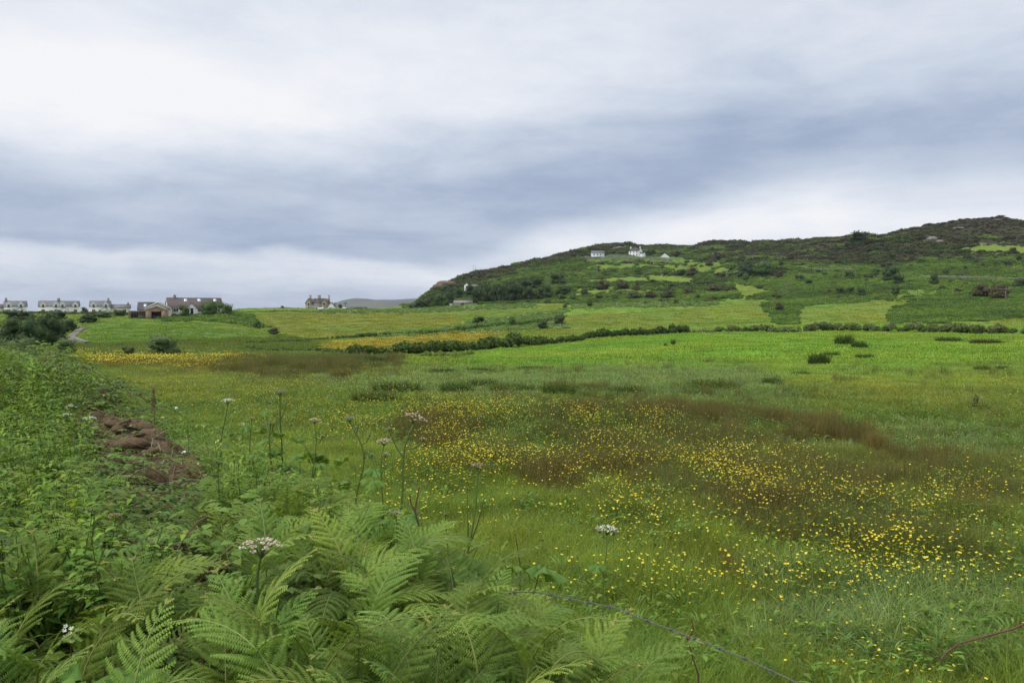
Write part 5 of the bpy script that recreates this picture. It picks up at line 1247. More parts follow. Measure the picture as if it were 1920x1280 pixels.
# heap of rotting turf: a soil core, clods, straw
o_ = Vector((-4.2, 8.9, float(H(-4.2, 8.9))))
t = thing('turf_heap', 'long heap of brown rotting turf and straw lying in the nettles', 'heap', o_)
g = np.random.default_rng(8)
gx, gy = np.meshgrid(np.linspace(-1.1, 1.1, 90), np.linspace(-.12, 1.12, 260))
dd = HEAP_B - HEAP_A; Ld = np.linalg.norm(dd); ux = dd / Ld; nx_ = np.array([ux[1], -ux[0]])
hx_ = HEAP_A[0] + dd[0] * gy + nx_[0] * gx; hy_ = HEAP_A[1] + dd[1] * gy + nx_[1] * gx
def soil_z(gx, gy):
    x_ = HEAP_A[0] + dd[0] * gy + nx_[0] * gx; y_ = HEAP_A[1] + dd[1] * gy + nx_[1] * gx
    pr = np.exp(-(gx / (.48 + .10 * np.sin(gy * 9))) ** 4) * np.clip(1.12 - gy, 0, .12) / .12 * np.clip(gy + .12, 0, .2) / .2
    fold = .20 * (1 - np.abs(np.sin(gy * 23 + 6 * vnoise(x_, y_, .7, 3) + gx))) ** 1.3 + .24 * vnoise(x_, y_, .25, 9, 4) + .12 * vnoise(x_, y_, .07, 19, 3)
    return H(x_, y_) - .08 + pr * (.18 + .20 * np.sin(np.clip(gy, 0, 1) * 3.14) + fold)
hz_ = soil_z(gx, gy)
n_ = 90; ii = np.arange(259)[:, None] * n_ + np.arange(89)[None]
me = mesh_np('soil', np.stack([hx_ - o_.x, hy_ - o_.y, hz_ - o_.z], -1).reshape(-1, 3), [np.stack([ii, ii + 1, ii + n_ + 1, ii + n_], -1).reshape(-1, 4)], [M_clod], smooth=False)
obj('soil', me, t)
clods = []
for s_ in range(5):
    V, Fc = ico(3); V = V * (1 + .30 * (vnoise(V[:, 0] * 2 + 9 * s_ + 20, V[:, 1] * 2 + V[:, 2] * 1.7 + 20, .6, s_, 3)[:, None] - .5) * 1.6)
    V[:, 2] *= .62; clods.append(mesh_np('clod', V, [Fc], [M_clod], smooth=True))
for i_ in range(170):
    a = g.random(); b_ = g.normal(0, .30); x_ = HEAP_A[0] + dd[0] * a + nx_[0] * b_; y_ = HEAP_A[1] + dd[1] * a + nx_[1] * b_
    s_ = g.uniform(.05, .15); z_ = float(soil_z(np.array(b_), np.array(a))) + s_ * g.uniform(-.1, .35)
    c_ = obj('clod', clods[i_ % 5], t, (x_ - o_.x, y_ - o_.y, z_ - o_.z), g.random() * 6.28, (s_ * g.uniform(.9, 1.5), s_, s_ * g.uniform(.7, 1.1)))
    c_.rotation_euler = (g.uniform(-.4, .4), g.uniform(-.4, .4), g.random() * 6.28)
mb = MB()
for i_ in range(380):
    a = g.random() ** (2.2 if i_ < 330 else 1); b_ = g.normal(0, .42); x_ = HEAP_A[0] + dd[0] * (a - .04) + nx_[0] * b_; y_ = HEAP_A[1] + dd[1] * (a - .04) + nx_[1] * b_
    z_ = float(soil_z(np.array(b_), np.array(a - .04))) + g.uniform(.01, .10); an = g.random() * 6.28; L_ = g.uniform(.08, .26); e_ = g.normal(0, .25)
    p0 = np.array([x_ - o_.x, y_ - o_.y, z_ - o_.z]); d_ = np.array([math.cos(an), math.sin(an), e_]) * L_
    mb.tube([p0 - d_, p0 + (0, 0, .01), p0 + d_], [.003, .0035, .002], 3, 0)
so = obj('straw', mb.mesh('straw', [M_straw]), t); so['kind'] = 'stuff'

# --- bracken
def frond(seed, hs=.42, Lr=.62, W_=.30, npair=13, e0=62, e1=-12, res=1.0):
    g = random.Random(seed); mb = MB(); st = 16
    lean = g.uniform(.05, .2)
    pts = [np.array([lean * hs * t * t, 0, hs * t - .05]) for t in np.linspace(0, 1, 4)]
    p = pts[-1].copy(); rp = [p.copy()]; rd = []; side = g.uniform(-.25, .25)
    for i in range(st):
        t = i / (st - 1); e = R(e0 + (e1 - e0) * t ** .8); yaw = side * t
        d = np.array([math.cos(e) * math.cos(yaw), math.cos(e) * math.sin(yaw), math.sin(e)]); rd.append(d); p = p + d * Lr / st; rp.append(p.copy())
    rp = np.array(rp); rd.append(rd[-1]); rd = np.array(rd)
    mb.tube(pts + list(rp[1:]), np.concatenate([np.linspace(.005, .004, 4), np.linspace(.0038, .0012, st)]), 4, 2)
    for i in range(npair):
        s = (i + .3) / npair; k = s * st; a = int(k); f = k - a; a2 = min(a + 1, st)
        c = rp[a] * (1 - f) + rp[a2] * f; d = rd[a]; 
        lat = np.cross(d, (0, 0, 1)); lat /= np.linalg.norm(lat); up = np.cross(lat, d)
        Lp = W_ * (1 - s) ** .85 * (.72 + .28 * min(1, s * 5)) * g.uniform(.9, 1.08) + .012
        for sg in (-1, 1):
            fw = math.radians(g.uniform(58, 68) - 22 * s)
            pd = lat * sg * math.sin(fw) + d * math.cos(fw) + up * g.uniform(-.05, .18)
            npn = max(5, int(Lp / .0078 * res)); q_ = c.copy(); A = []; wdir = np.cross(pd, up); wdir /= np.linalg.norm(wdir)
            dr = g.uniform(.5, 1.7)
            V = []; Fq = []; rr = []
            for j in range(npn + 1):
                u = j / npn; dj = pd + up * (-dr * u * u * .8) + d * .35 * u; dj /= np.linalg.norm(dj)
                if j < npn:
                    l = .058 * Lp ** .72 * (1 - u) ** .65 * (.8 + .2 * min(1, u * 4)) * g.uniform(.85, 1.1) + .0035
                    sp = Lp / npn
                    for s2 in (-1, 1):
                        dn = wdir * s2 * .93 + dj * .33; dn = dn / np.linalg.norm(dn); tip = q_ + dn * l - up * l * .35
                        b0 = q_ - dj * sp * .42; b1 = q_ + dj * sp * .42; m0 = q_ + dn * l * .55 + dj * sp * .38 - up * l * .06; m1 = q_ + dn * l * .55 - dj * sp * .26 - up * l * .06
                        n0 = len(V); V += [b0, m1, m0, b1, tip]; Fq.append((n0, n0+1, n0+2, n0+3)); rr.append(.25 + .35 * g.random() + .3 * s * u); mbt.append((n0+1, n0+4, n0+2)) if False else None
                        V += []
                        Fq.append((n0+1, n0+4, n0+2, n0+2)) if False else A.append((n0+1, n0+4, n0+2))
                q_ = q_ + dj * Lp / npn
            mi = 1 if s > .90 else 0
            n0 = mb.n; mb.add(V, Fq, mi, rr); mb.F3.append(np.array(A) + n0); mb.m3.append(np.full(len(A), mi)); mb.r3.append(np.array(rr))
    return mb
fr_mesh = [frond(s_, hs_, Lr_, W_, n_, a_, b_).mesh('frond', [M_fern, M_ferntip, M_rachis]) for s_, hs_, Lr_, W_, n_, a_, b_ in
           [(1, .56, .42, .18, 14, 60, -30), (2, .60, .46, .20, 15, 66, -20), (3, .50, .36, .15, 13, 55, -40), (4, .64, .40, .17, 13, 75, 5), (5, .46, .42, .18, 14, 45, -40), (6, .58, .34, .14, 12, 62, -60), (7, .66, .32, .15, 11, 80, 30), (8, .62, .28, .12, 11, 50, -70)]]
def bracken(x_, y_, h, n=4, label=None, group='bracken plants crowding the near bank'):
    p = (x_, y_, float(H(x_, y_))); s_ = h / .85
    t = thing('bracken', label or 'bright green bracken plant crowded among others on the near bank', 'fern', p, 0, group)
    a0 = random.random() * 6.28
    for i_ in range(n):
        f = obj('frond', random.choice(fr_mesh), t, (random.uniform(-.05, .05), random.uniform(-.05, .05), 0), 0, s_ * random.uniform(.78, 1.12))
        f.rotation_euler = (random.uniform(-.18, .18), random.uniform(-.12, .25), a0 + i_ * 6.28 / n + random.uniform(-.5, .5))
    return t
def where_near(x_, y_):
    px = CX + F * x_ / y_
    if y_ > 4.6: return 'in the back rows below the tall hogweed stalks'
    if px < 330: return 'at the bottom left around the broad hogweed leaves'
    if px < 620: return 'around the nearest pink-white hogweed'
    if px < 950: return 'in the thick of the bracken right of the pink-white hogweed'
    return 'at the right end of the bracken beside the barbed wire'
placed = []
def try_place(n, x0f, x1f, y0, y1, sep, hmin, hmax, fn, tries=6000):
    c = 0
    for _ in range(tries):
        if c >= n: break
        y_ = y0 + (y1 - y0) * random.random() ** 1.0; x_ = random.uniform(x0f(y_), x1f(y_))
        if any((x_ - a) ** 2 + (y_ - b_) ** 2 < (sep * s_) ** 2 for a, b_, s_ in placed): continue
        if heap_s(x_, y_) < 1.15: continue
        al = float(allowed(np.array(x_), np.array(y_))) * .93 - .03
        if al < hmin: continue
        h = min(al, random.uniform(.8, 1.0) * hmax); fn(x_, y_, h); placed.append((x_, y_, 1.0)); c += 1
    return c
edge_x = lambda y_: float(np.interp(y_, EDGE_Y, EDGE_X)) + .25
nb = try_place(330, lambda y_: max(-.70 * y_ - .4, -2.9), edge_x, 2.15, 6.4, .13, .34, .90, lambda a, b_, h: bracken(a, b_, h, random.choice((5, 6, 6)), 'bright green bracken plant ' + where_near(a, b_)))
nb2 = try_place(40, lambda y_: -.72 * y_, lambda y_: min(edge_x(y_), -.30 * y_), 4.5, 12, .40, .40, .95, lambda a, b_, h: bracken(a, b_, h, 6, 'bracken plant among the nettles farther along the bank', 'bracken plants farther along the bank'))
print('bracken', nb, nb2)

# uncountable leafy undergrowth
s_net = [source('nettle', nettle(.8, 12, .078, s_), [M_under, M_stem]) for s_ in (1, 2, 3)]
s_brm = [source('bramble_spray', bramble(s_), [M_under2, M_bramstem]) for s_ in (1, 2, 3)]
s_frl = [source('bracken_sprays', (lambda mb: mb)(frond(30 + s_, .45, .5, .22, 13, 60, -20, .5)), [M_fern, M_ferntip, M_rachis]) for s_ in (1, 2)]
def under(name, n, cond, pw, srcs, probs, hnat, s0, s1, label, hmin=.18, farup=.6):
    p, ij = sample_ground(n, (bank(XX, YY) > .35) & VIS & (YY > 1.5) & (YY < 46), pw)
    al = allowed(p[:, 0], p[:, 1]); hs = heap_s(p[:, 0], p[:, 1])
    px = CX + F * p[:, 0] / p[:, 1]
    k = (al > hmin) & ((hs > .62) | ((hs > .3) & (rng.random(n) < .18))) & cond(px, p[:, 0], p[:, 1]); p = p[k]; al = al[k]; n = len(p)
    s_ = np.minimum(rng.uniform(s0, s1, n) * (1 + farup * np.clip((p[:, 1] - 8) / 8, 0, 1)), al / hnat); 
    scatter(name, p, s_, rng.random(n) * 6.28, srcs, rng.choice(len(srcs), n, p=probs), tilt=rng.normal(0, .12, (n, 2)), label=label)
under('nettles', 8500, lambda px, x_, y_: (px < 900) & ((y_ > 4.8) | (px < 230) | (vnoise(x_, y_, .5, 71) > .68)), 1.25, s_net, [.4, .3, .3], .85, .6, 1.25, 'nettles and leafy herbs filling the bank')
under('brambles', 3600, lambda px, x_, y_: ((px < 420) | (y_ > 9)), 1.2, s_brm, [.4, .3, .3], .55, .6, 1.2, 'bramble leaves tangled over the bank')
under('bracken_sprays', 1500, lambda px, x_, y_: (px < 380) & (y_ > 6), 0.9, s_frl, [.5, .5], .9, .7, 1.15, 'bracken sprays along the far part of the bank')
under('bank_grass', 3500, lambda px, x_, y_: (px > 300), 1.1, [g_near[0], g_near[2]], [.5, .5], .4, .8, 1.5, 'long grass growing through the bank', .1) if False else None
p, ij = sample_ground(3500, (bank(XX, YY) > .02) & (bank(XX, YY) < .9) & VIS & (YY > 1.8) & (YY < 16), 1.0)
al = allowed(p[:, 0], p[:, 1]); k = (al > .05) & (heap_s(p[:, 0], p[:, 1]) > .7); p = p[k]; al = al[k]
scatter('bank_grass', p, np.minimum(rng.uniform(1.0, 1.9, len(p)), al / .33), rng.random(len(p)) * 6.28, [g_near[0], g_near[2]], rng.integers(0, 2, len(p)), np.tile((.10, .17, .035), (len(p), 1)), label='long grass on the side of the bank')

for px, py, w, h, k_, l in [(25,700,95,70,'willow','leafy bush at the left edge on top of the bank'), (85,720,80,52,'green','rounded green bush on the bank behind the nettles'), (195,768,85,62,'dark','dark leafy bush at the far end of the turf heap'), (140,735,70,45,'willow','pale leafy bush on the bank left of the dark one'),
                         (60,800,120,75,'green','broad green bush in the nettles at the left edge')]:
    c_ = P(px, py); g_ = H(c_.x, c_.y); bush(px, py, w, h, {'willow': 'willow', 'green': 'gbig', 'dark': 'big'}[k_], l, 'leafy bushes on the bank')
# --- hogweed
def lobed_leaf(seed, R_=.098):
    g = random.Random(seed); n = 44; V = [(0, 0, 0)]; mb = MB()
    for i in range(n):
        a = -2.75 + 5.5 * i / (n - 1); lob = .48 + .52 * abs(math.cos(a * 2.1)) ** .7
        r_ = R_ * lob * (1.15 - .35 * abs(a) / 2.75) * (1 + (.10 if i % 2 else -.06)) * g.uniform(.95, 1.05)
        rm = r_ * .5
        V.append((R_ * .05 + rm * math.cos(a), rm * math.sin(a), R_ * .10 * math.cos(a * 4.2) + g.uniform(-.01, .01)))
    for i in range(n):
        a = -2.75 + 5.5 * i / (n - 1); lob = .48 + .52 * abs(math.cos(a * 2.1)) ** .7
        r_ = R_ * lob * (1.15 - .35 * abs(a) / 2.75) * (1 + (.12 if i % 2 else -.08))
        V.append((R_ * .05 + r_ * math.cos(a), r_ * math.sin(a), R_ * (.16 * math.cos(a * 4.2) - .22 + g.uniform(-.06, .06))))
    mb.add(V, [(0, i + 1, i + 2) for i in range(n - 1)], 0, [.4 + .3 * random.random() for _ in range(n - 1)])
    mb.add(V, [(i + 1, n + i + 1, n + i + 2, i + 2) for i in range(n - 1)], 0, [.4 + .3 * random.random() for _ in range(n - 1)])
    return mb
lf_mesh = [lobed_leaf(s_).mesh('leaf', [M_hog], True) for s_ in (1, 2, 3, 4)]
def umbel_mesh(kind, R_, seed, nr_=16, dome_=.28, tilt=(0, 0)):
    g = random.Random(seed); mb = MB()
    for i in range(nr_):
        r_ = R_ * math.sqrt((i + .5) / nr_); a = i * 2.4 + g.random() * .3
        e = np.array([r_ * math.cos(a), r_ * math.sin(a), R_ * dome_ * (1.3 - (r_ / R_) ** 2)])
        mb.tube([(0, 0, -R_ * .45), e * (.55, .55, 1) + (0, 0, -R_ * .12), e], [.0022, .0016, .0012], 3, 1)
        for j in range(15):
            t = g.random() * 6.28; q_ = R_ * .17 * math.sqrt(g.random()); c = e + (q_ * math.cos(t), q_ * math.sin(t), g.uniform(0, .010))
            s_ = R_ * g.uniform(.045, .075); n_ = norm(np.array([g.gauss(0, .5), g.gauss(0, .5), 1.0])); a_ = norm(np.cross(n_, (g.random(), 1, 0))); b_ = np.cross(n_, a_)
            mb.add([c - a_ * s_, c - b_ * s_, c + a_ * s_, c + b_ * s_], [(0, 1, 2, 3)], 0)
    m_ = {'white': M_white, 'pink': M_pinkish, 'brown': M_umbelbrown}[kind]
    return mb.mesh('umbel', [m_, M_stem])
def hogweed(label, d, path, kind='brown', R_=.07, leaves=(), side=(), rad=.0075, name='hogweed', tilt=(0, 0), group=None, deadm=None):
    """path: picture points from head down to the foot; carried on down to the ground"""
    pts = [at(a, b_, d) for a, b_ in path]; bx_, by_ = pts[-1][0], pts[-1][1]
    gz = float(H(bx_, by_)); base = np.array([bx_, by_, gz]); 
    if pts[-1][2] > gz + .02: pts.append(base - (0, 0, .05))
    rad *= 1.25; pts = pts[::-1]; rel = [p - base for p in pts]
    t = thing(name, label, 'wildflower', base, 0, group)
    # smooth the stem
    P_ = np.array(rel); u = np.linspace(0, len(P_) - 1, 14); S = np.stack([np.interp(u, np.arange(len(P_)), P_[:, k_]) for k_ in range(3)], 1)
    for _ in range(2): S[1:-1] = (S[:-2] + 2 * S[1:-1] + S[2:]) / 4
    obj('stem', MB().tube(S, np.linspace(rad, rad * .55, 14), 6).mesh('stem', [deadm or M_stem]), t)
    if R_:
        u_ = obj('umbel', umbel_mesh(kind, R_, int(d * 977) % 1000 + int(path[0][0])), t, S[-1] + (0, 0, R_ * .3)); u_.rotation_euler = (tilt[0], tilt[1], 0)
    for (a, b_, kx, r2) in side:      # side umbels: picture point, where on the stem they leave (0..1), radius
        e = at(a, b_, d * (1 + random.uniform(-.02, .02))) - base; i_ = int(kx * 13); s_ = S[i_]
        mid = (s_ * .45 + e * .55) * (1, 1, 1) - (0, 0, .02)
        obj('side_stem', MB().tube([s_, mid, e], [rad * .6, rad * .45, rad * .35], 5).mesh('side_stem', [M_stem]), t)
        obj('umbel', umbel_mesh('brown' if kind == 'brown' else kind, r2, int(a), 9, .5), t, e + (0, 0, r2 * .3))
    for (a, b_, sc) in leaves:
        e = at(a, b_, d * (1 + random.uniform(-.03, .03))) - base; zz_ = e[2] - .08; i_ = int(np.argmin(np.abs(S[:, 2] - zz_))); s_ = S[i_]
        obj('leaf_stalk', MB().tube([s_, (s_ + e) / 2 + (0, 0, .01), e], [.004, .003, .002], 4).mesh('leaf_stalk', [M_stem]), t)
        l = obj('leaf', random.choice(lf_mesh), t, e, 0, sc); l.rotation_euler = (random.uniform(-.3, .3), random.uniform(.1, .6), math.atan2(e[1] - s_[1], e[0] - s_[0]) + random.uniform(-.5, .5))
    return t
GHW = 'hogweed stalks rising from the bank'
hogweed('tallest hogweed, its flat brown head standing alone against the meadow', 7.4, [(525,740),(525,790),(530,850),(530,945)], 'brown', .065, [(500,825,.9),(556,822,.9),(500,770,.7),(545,880,1.1),(520,900,1.0)], [(505,757,.78,.02),(537,758,.8,.016)], group=GHW)
hogweed('leafy hogweed with folded heads just left of the tallest one', 7.2, [(507,797),(504,830),(510,880),(516,945)], 'brown', .035, [(490,805,.8),(520,812,.7),(485,850,.9),(530,870,.9)], [(497,780,.85,.03),(513,796,.9,.02)], rad=.009, group=GHW)
hogweed('slim dark-stemmed hogweed with a ragged top left of the leafy pair', 7.6, [(472,787),(469,820),(468,850)], 'brown', .03, [(460,800,.6),(482,803,.6)], group=GHW, rad=.005)
hogweed('hogweed with a flat fresh white head at upper left of the stalks', 8.2, [(427,757),(423,785),(412,830)], 'white', .07, [(415,800,.7),(436,812,.7)], [(438,769,.8,.02)], rad=.005, group=GHW)
hogweed('hogweed with a pale pinkish head right of the tallest one', 6.8, [(590,793),(594,825),(590,860),(577,940)], 'pink', .055, [(600,870,.8),(575,850,.8)], [(546,798,.55,.02),(604,820,.7,.02)], group=GHW, rad=.006)
hogweed('hogweed bent to the left below its grey-brown head', 6.4, [(655,790),(668,812),(686,850),(678,895),(660,945)], 'brown', .05, [(640,860,.9),(700,880,.9),(690,850,.6)], [(671,803,.85,.018),(693,818,.7,.015)], group=GHW)
hogweed('dark-stemmed hogweed with the broadest tilted head', 5.8, [(777,792),(763,820),(754,860),(757,910),(748,990)], 'pink', .085, [(735,990,1.0),(765,960,.8)], [(730,808,.62,.025),(793,828,.7,.03),(782,779,.9,.02)], tilt=(0, .3), rad=.009, group=GHW)
hogweed('pale hogweed with a small flat head left of the broad-headed one', 5.6, [(720,834),(714,870),(714,893),(722,985)], 'pink', .055, [(700,900,.9)], [(697,855,.5,.018),(722,858,.6,.035)], rad=.005, group=GHW)
hogweed('long-stemmed hogweed standing alone right of the dead twig', 4.6, [(895,879),(893,950),(882,1010),(862,1112)], 'brown', .045, [(800,1100,1.6),(880,1060,1.4),(905,1075,1.3),(840,1060,1.2)], [(876,918,.52,.012),(908,935,.5,.008),(835,968,.15,.015)], group=GHW)
hogweed('nearest hogweed with a large pink-white head above the bracken', 3.0, [(490,1040),(480,1080),(484,1130),(496,1180),(505,1275)], 'pink', .078, [(443,1160,.9),(480,1170,.8)], [(470,1118,.35,.018),(527,1108,.35,.018)], rad=.0075, group=GHW)
hogweed('short hogweed with a drooping head among the big leaves', 4.5, [(743,968),(745,1000),(746,1050)], 'brown', .04, [(715,1010,.8),(770,1010,.8)], [(717,985,.5,.015)], group=GHW, rad=.006)
hogweed('small white umbel at the right edge of the bracken', 4.3, [(1138,1000),(1137,1040),(1130,1100)], 'white', .055, [(1120,1060,.5)], [(1151,1003,.7,.03),(1124,998,.7,.03)], name='yarrow', rad=.003)
hogweed('white umbel leaning over the top of the turf heap', 10.5, [(168,790),(150,830),(140,870)], 'white', .09, [(150,850,1)], [(180,800,.6,.04)], group='white umbels at the turf heap', rad=.006)
hogweed('greenish white umbel left of the turf heap', 9.5, [(125,782),(120,810),(112,850)], 'white', .06, [(130,830,1)], [(132,768,.6,.06),(102,800,.5,.04)], group='white umbels at the turf heap', rad=.006)
hogweed('thin upright stalk with a bud beside the turf heap', 7.0, [(139,828),(139,900)], 'brown', .012, rad=.005, group=GHW)
hogweed('hogweed stalk rising from the straw end of the heap', 6.2, [(410,870),(411,905),(418,960)], 'brown', .03, [(396,900,1.0),(430,915,1.0)], rad=.007, group=GHW)
# pale seed-headed dead umbels on the left
for px, py, d, l in [(172,965,4.8,'withered brown umbel low on the left of the bank'), (215,975,4.8,'withered brown umbel right of the first one'), (170,1010,4.4,'withered brown umbel below the others')]:
    hogweed(l, d, [(px, py), (px + 3, py + 50)], 'brown', .05, name='withered_umbel', rad=.003, deadm=M_deadstem)
# broad-leaved rosettes
for i_, (px, py, d, l, s_) in enumerate([(135,1150,3.1,'broad lobed hogweed leaves at lower left',1.15),(250,1230,2.6,'pale upright hogweed leaves near the bottom edge',1.0),(290,960,5.6,'single upright leaf spray below the straw',.9),(700,970,5.0,'wide hogweed leaves behind the middle bracken',1.2),(600,900,6.6,'wide hogweed leaves under the pink head',1.1),
      (930,1080,4.1,'hogweed leaves right of the lone long stalk',1.2),(400,1130,3.3,'shaded hogweed leaves under the near bracken',1.1),(290,1040,4.2,'dark hogweed leaves left of the near bracken',1.2),(60,1010,4.6,'hogweed leaves on the shady left side',1.2),(800,1060,4.3,'pale hogweed leaves beneath the dead twig',1.2),(560,850,7.2,'hogweed leaves behind the tallest stalk',1.1),(450,890,6.8,'hogweed leaves at the end of the turf heap',1.1),(220,1130,3.4,'lobed leaves in the dark hollow at lower left',1.1)]):
    c_ = at(px, py, d); gz = float(H(c_[0], c_[1])); t = thing('hogweed', l, 'wildflower', (c_[0], c_[1], gz), 0, 'leafy hogweed without flowers')
    for k_ in range(9):
        a = k_ * .7 + random.random(); r_ = random.uniform(.06, .24) * s_; e = np.array([r_ * math.cos(a), r_ * math.sin(a), c_[2] - gz + random.uniform(-.28, .03)])
        obj('leaf_stalk', MB().tube([(0, 0, -.03), e * (.5, .5, .6), e], [.006, .005, .003], 4).mesh('leaf_stalk', [M_stem]), t)
        lo = obj('leaf', random.choice(lf_mesh), t, e, 0, s_ * random.uniform(.75, 1.15)); lo.rotation_euler = (random.uniform(-.4, .4), random.uniform(0, .7), a)
# bramble flowers
for px, py, d, n_, m_, l in [(85,1113,3.4,7,M_pinkish,'fading pinkish bramble flowers at lower left'), (132,1192,2.8,9,M_white,'cluster of small white flower buds at lower left'), (12,1140,3.3,5,M_pinkish,'withered blossom at the left edge')]:
    c_ = at(px, py, d); gz = float(H(c_[0], c_[1])); t = thing('bramble_flowers', l, 'wildflower', (c_[0], c_[1], gz), 0)
    hh = c_[2] - gz; obj('stem', MB().tube([(0, 0, -.03), (.02, 0, hh * .5), (0, 0, hh - .03)], [.003, .003, .002], 4).mesh('stem', [M_bramstem]), t)
    for k_ in range(n_):
        e = np.array([random.gauss(0, .025), random.gauss(0, .025), hh + random.gauss(0, .02)]); mb = MB()
        for q_ in range(5):
            a = q_ * 1.257; r_ = .0085
            mb.add([(0, 0, 0), (r_ * .8 * math.cos(a - .5), r_ * .8 * math.sin(a - .5), .003), (r_ * 1.2 * math.cos(a), r_ * 1.2 * math.sin(a), .005), (r_ * .8 * math.cos(a + .5), r_ * .8 * math.sin(a + .5), .003)], [(0, 1, 2, 3)], 0)
        mb.tube([(0, 0, -.03), (0, 0, 0)], [.001, .001], 3, 1)
        f = obj('flower', mb.mesh('flower', [m_, M_stem]), t, e); f.rotation_euler = (random.uniform(.2, 1.0), random.uniform(-.5, .5), 0)
# small white bramble blossoms over the nettles
pts = []
for px, py, d in [(245,798,9.5),(262,812,9.2),(305,783,9.4),(300,790,9.4),(255,820,9),(380,798,8.6),(371,868,7.6),(305,867,8),(407,828,8),(345,848,8.2),(425,895,7),(372,916,6.8),(290,805,9.3),(455,796,8),(330,765,10),(455,797,8)]:
    pts.append(at(px, py, d))
wf = [(lambda mb: mb)(MB().add([(0, 0, 0), (.02, .008, .004), (.004, .022, .006), (-.02, .006, .004), (-.006, -.02, .006)], [(0, 1, 2), (0, 2, 3), (0, 3, 4), (0, 4, 1)], 0)).mesh('bramble_blossom', [M_white])]
for i_, p in enumerate(pts):
    gz = float(H(p[0], p[1])); t = thing('bramble_blossom', 'small white bramble blossom above the leaves by the turf heap', 'wildflower', (p[0], p[1], gz), 0, 'small white blossoms beside the turf heap')
    f = obj('flower', wf[0], t, (0, 0, p[2] - gz)); f.rotation_euler = (.7, random.uniform(-.4, .4), random.random() * 6); f.scale = (1.2,) * 3
    obj('stem', MB().tube([(0, 0, -.02), (0, 0, p[2] - gz)], [.002, .0015], 3).mesh('stem', [M_stem]), t)

# dead twig, dock stem, arching bramble, barbed wire
def twig(name, label, cat, d, paths, rads, mat):
    foot = at(*paths[0][-1], d); gz = float(H(foot[0], foot[1])); base = np.array([foot[0], foot[1], gz]); t = thing(name, label, cat, base)
    for i_, pa in enumerate(paths):
        pts = [at(a, b_, d) - base for a, b_ in pa][::-1]
        if i_ == 0 and pts[0][2] > 0: pts = [np.array([0, 0, -.05])] + pts
        obj('stem' if i_ == 0 else 'side_stem', MB().tube(pts, np.linspace(rads, rads * .5, len(pts)), 5).mesh('stem', [mat]), t)
twig('dead_twig', 'bare forked dead twig standing in front of the meadow', 'twig', 4.6, [[(786,912),(780,945),(779,962),(790,1005),(806,1055)], [(768,928),(771,945),(779,960)]], .0075, M_deadstem)
twig('dead_twig', 'curved reddish twig below the barbed wire', 'twig', 2.9, [[(1297,1158),(1300,1180),(1290,1200),(1300,1235),(1310,1265)], [(1280,1190),(1293,1198)]], .004, M_bramstem)
twig('dead_twig', 'thin bare stem at the right of the hogweed leaves', 'twig', 4.4, [[(966,1000),(971,1030),(976,1065),(975,1095)]], .005, M_deadstem)
for px, d, l in ((287, 9.6, 'brown seeding dock spike above the nettles'),):
    c_ = at(px, 728 if px > 250 else 700, d); gz = float(H(c_[0], c_[1])); hh = c_[2] - gz; t = thing('dock', l, 'plant', (c_[0], c_[1], gz), 0)
    obj('stem', MB().tube([(0, 0, -.03), (.02, 0, hh * .5), (0, 0, hh)], [.006, .005, .003], 4).mesh('stem', [M_deadstem]), t)
    obj('seed_spike', lobes_foliage([(0, 0, hh * .78, .028, .028, hh * .24)], 200, .012, core=False).mesh('seed_spike', [M_dock]), t)
# arching bramble at right
pts = [at(a, b_, d) for a, b_, d in [(1764,1236,3.0),(1775,1222,3.0),(1800,1205,3.0),(1850,1192,3.0),(1900,1178,3.0),(1960,1150,3.0),(2040,1130,3.0),(2140,1180,3.0),(2220,1300,3.0),(2240,1480,3.0)]]
gz = float(H(pts[-1][0], pts[-1][1])); base = np.array([pts[-1][0], pts[-1][1], gz]); t = thing('bramble_runner', 'dark red bramble runner arching in from the right edge', 'bramble', base)
rel = [p - base for p in pts] + [np.array([0, 0, -.05])]
obj('stem', MB().tube(rel[::-1], np.linspace(.0055, .0030, len(rel)), 6).mesh('stem', [M_bramstem]), t)
mb = MB()
for i_ in range(60):
    k_ = random.uniform(0, 6); j_ = int(k_); f = k_ - j_; p = rel[j_] * (1 - f) + rel[j_ + 1] * f; d_ = norm(np.array([random.gauss(0, 1), random.gauss(0, 1), random.gauss(0, 1)]))
    mb.add([p + d_ * .004 + (.002, 0, 0), p + d_ * .004 - (.002, 0, 0), p + d_ * .011], [(0, 1, 2)], 0)
th_ = obj('thorns', mb.mesh('thorns', [M_bramstem]), t); th_['kind'] = 'stuff'
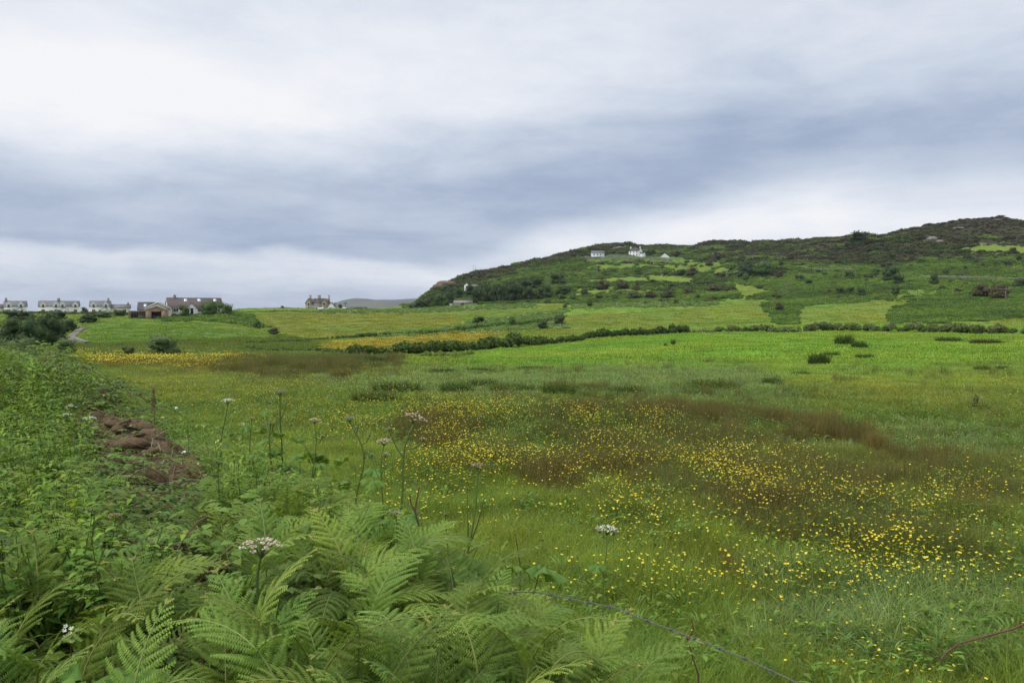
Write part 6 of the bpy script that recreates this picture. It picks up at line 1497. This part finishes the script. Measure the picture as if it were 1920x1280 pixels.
# barbed wire
wp = [(820,1120,3.7),(1000,1108,3.4),(1160,1140,3.1),(1200,1158,3.0),(1300,1195,2.85),(1400,1235,2.7),(1500,1282,2.55),(1700,1400,2.3),(1900,1560,2.1)]
wpts = np.array([at(*w_) for w_ in wp]); u = np.linspace(0, len(wpts) - 1, 900); Wc = np.stack([np.interp(u, np.arange(len(wpts)), wpts[:, k_]) for k_ in range(3)], 1)
for _ in range(200): Wc[1:-1] = (Wc[:-2] + 2 * Wc[1:-1] + Wc[2:]) / 4
sl = np.concatenate([[0], np.cumsum(np.linalg.norm(np.diff(Wc, axis=0), axis=1))])
t = thing('barbed_wire', 'rusting strand of barbed wire running out of the bracken', 'wire', Wc[0])
ph = sl / .018 * 3.14
for s_ in (0, math.pi):
    off = np.stack([np.zeros(900), np.cos(ph + s_), np.sin(ph + s_)], 1) * .0019
    obj('strand', MB().tube(Wc + off - Wc[0], np.full(900, .0014), 4).mesh('strand', [M_wire]), t)
L_ = sl[-1]; k_ = 0; s_ = .05
while s_ < L_:
    i_ = int(np.searchsorted(sl, s_)); i_ = min(i_, 898); p = Wc[i_] - Wc[0]; mb = MB(); d_ = norm(Wc[i_ + 1] - Wc[i_])
    a_ = norm(np.cross(d_, (0, 0, 1))); b_ = np.cross(d_, a_)
    th = np.linspace(0, 12.6, 16); coil = [p + d_ * (q_ / 12.6 - .5) * .012 + (a_ * math.cos(q_) + b_ * math.sin(q_)) * .0052 for q_ in th]
    mb.tube(coil, np.full(16, .0014), 4)
    for q_ in range(4):
        e = a_ * math.cos(q_ * 1.6 + s_ * 40) + b_ * math.sin(q_ * 1.6 + s_ * 40); mb.tube([p, p + e * .017 + d_ * random.uniform(-.006, .006)], [.0014, .0005], 4)
    obj('barb', mb.mesh('barb', [M_wire]), t); s_ += .10

# ------------------------------------------------------------------ the air
hz_m = bpy.data.materials.new('haze_air'); hz_m.use_nodes = True; q = NX(hz_m.node_tree); q.n.clear()
out = q.new('ShaderNodeOutputMaterial'); pv = q.new('ShaderNodeVolumePrincipled')
pv.inputs['Color'].default_value = (0.82, 0.88, 1.0, 1); pv.inputs['Density'].default_value = 0.00006; pv.inputs['Anisotropy'].default_value = 0.2
q.l.new(pv.outputs[0], out.inputs['Volume'])
obj('haze', MB().box(-5200, -60, -36, 5200, 5200, 125).mesh('haze', [hz_m]), kind='stuff', label='thin sea haze over the fields')
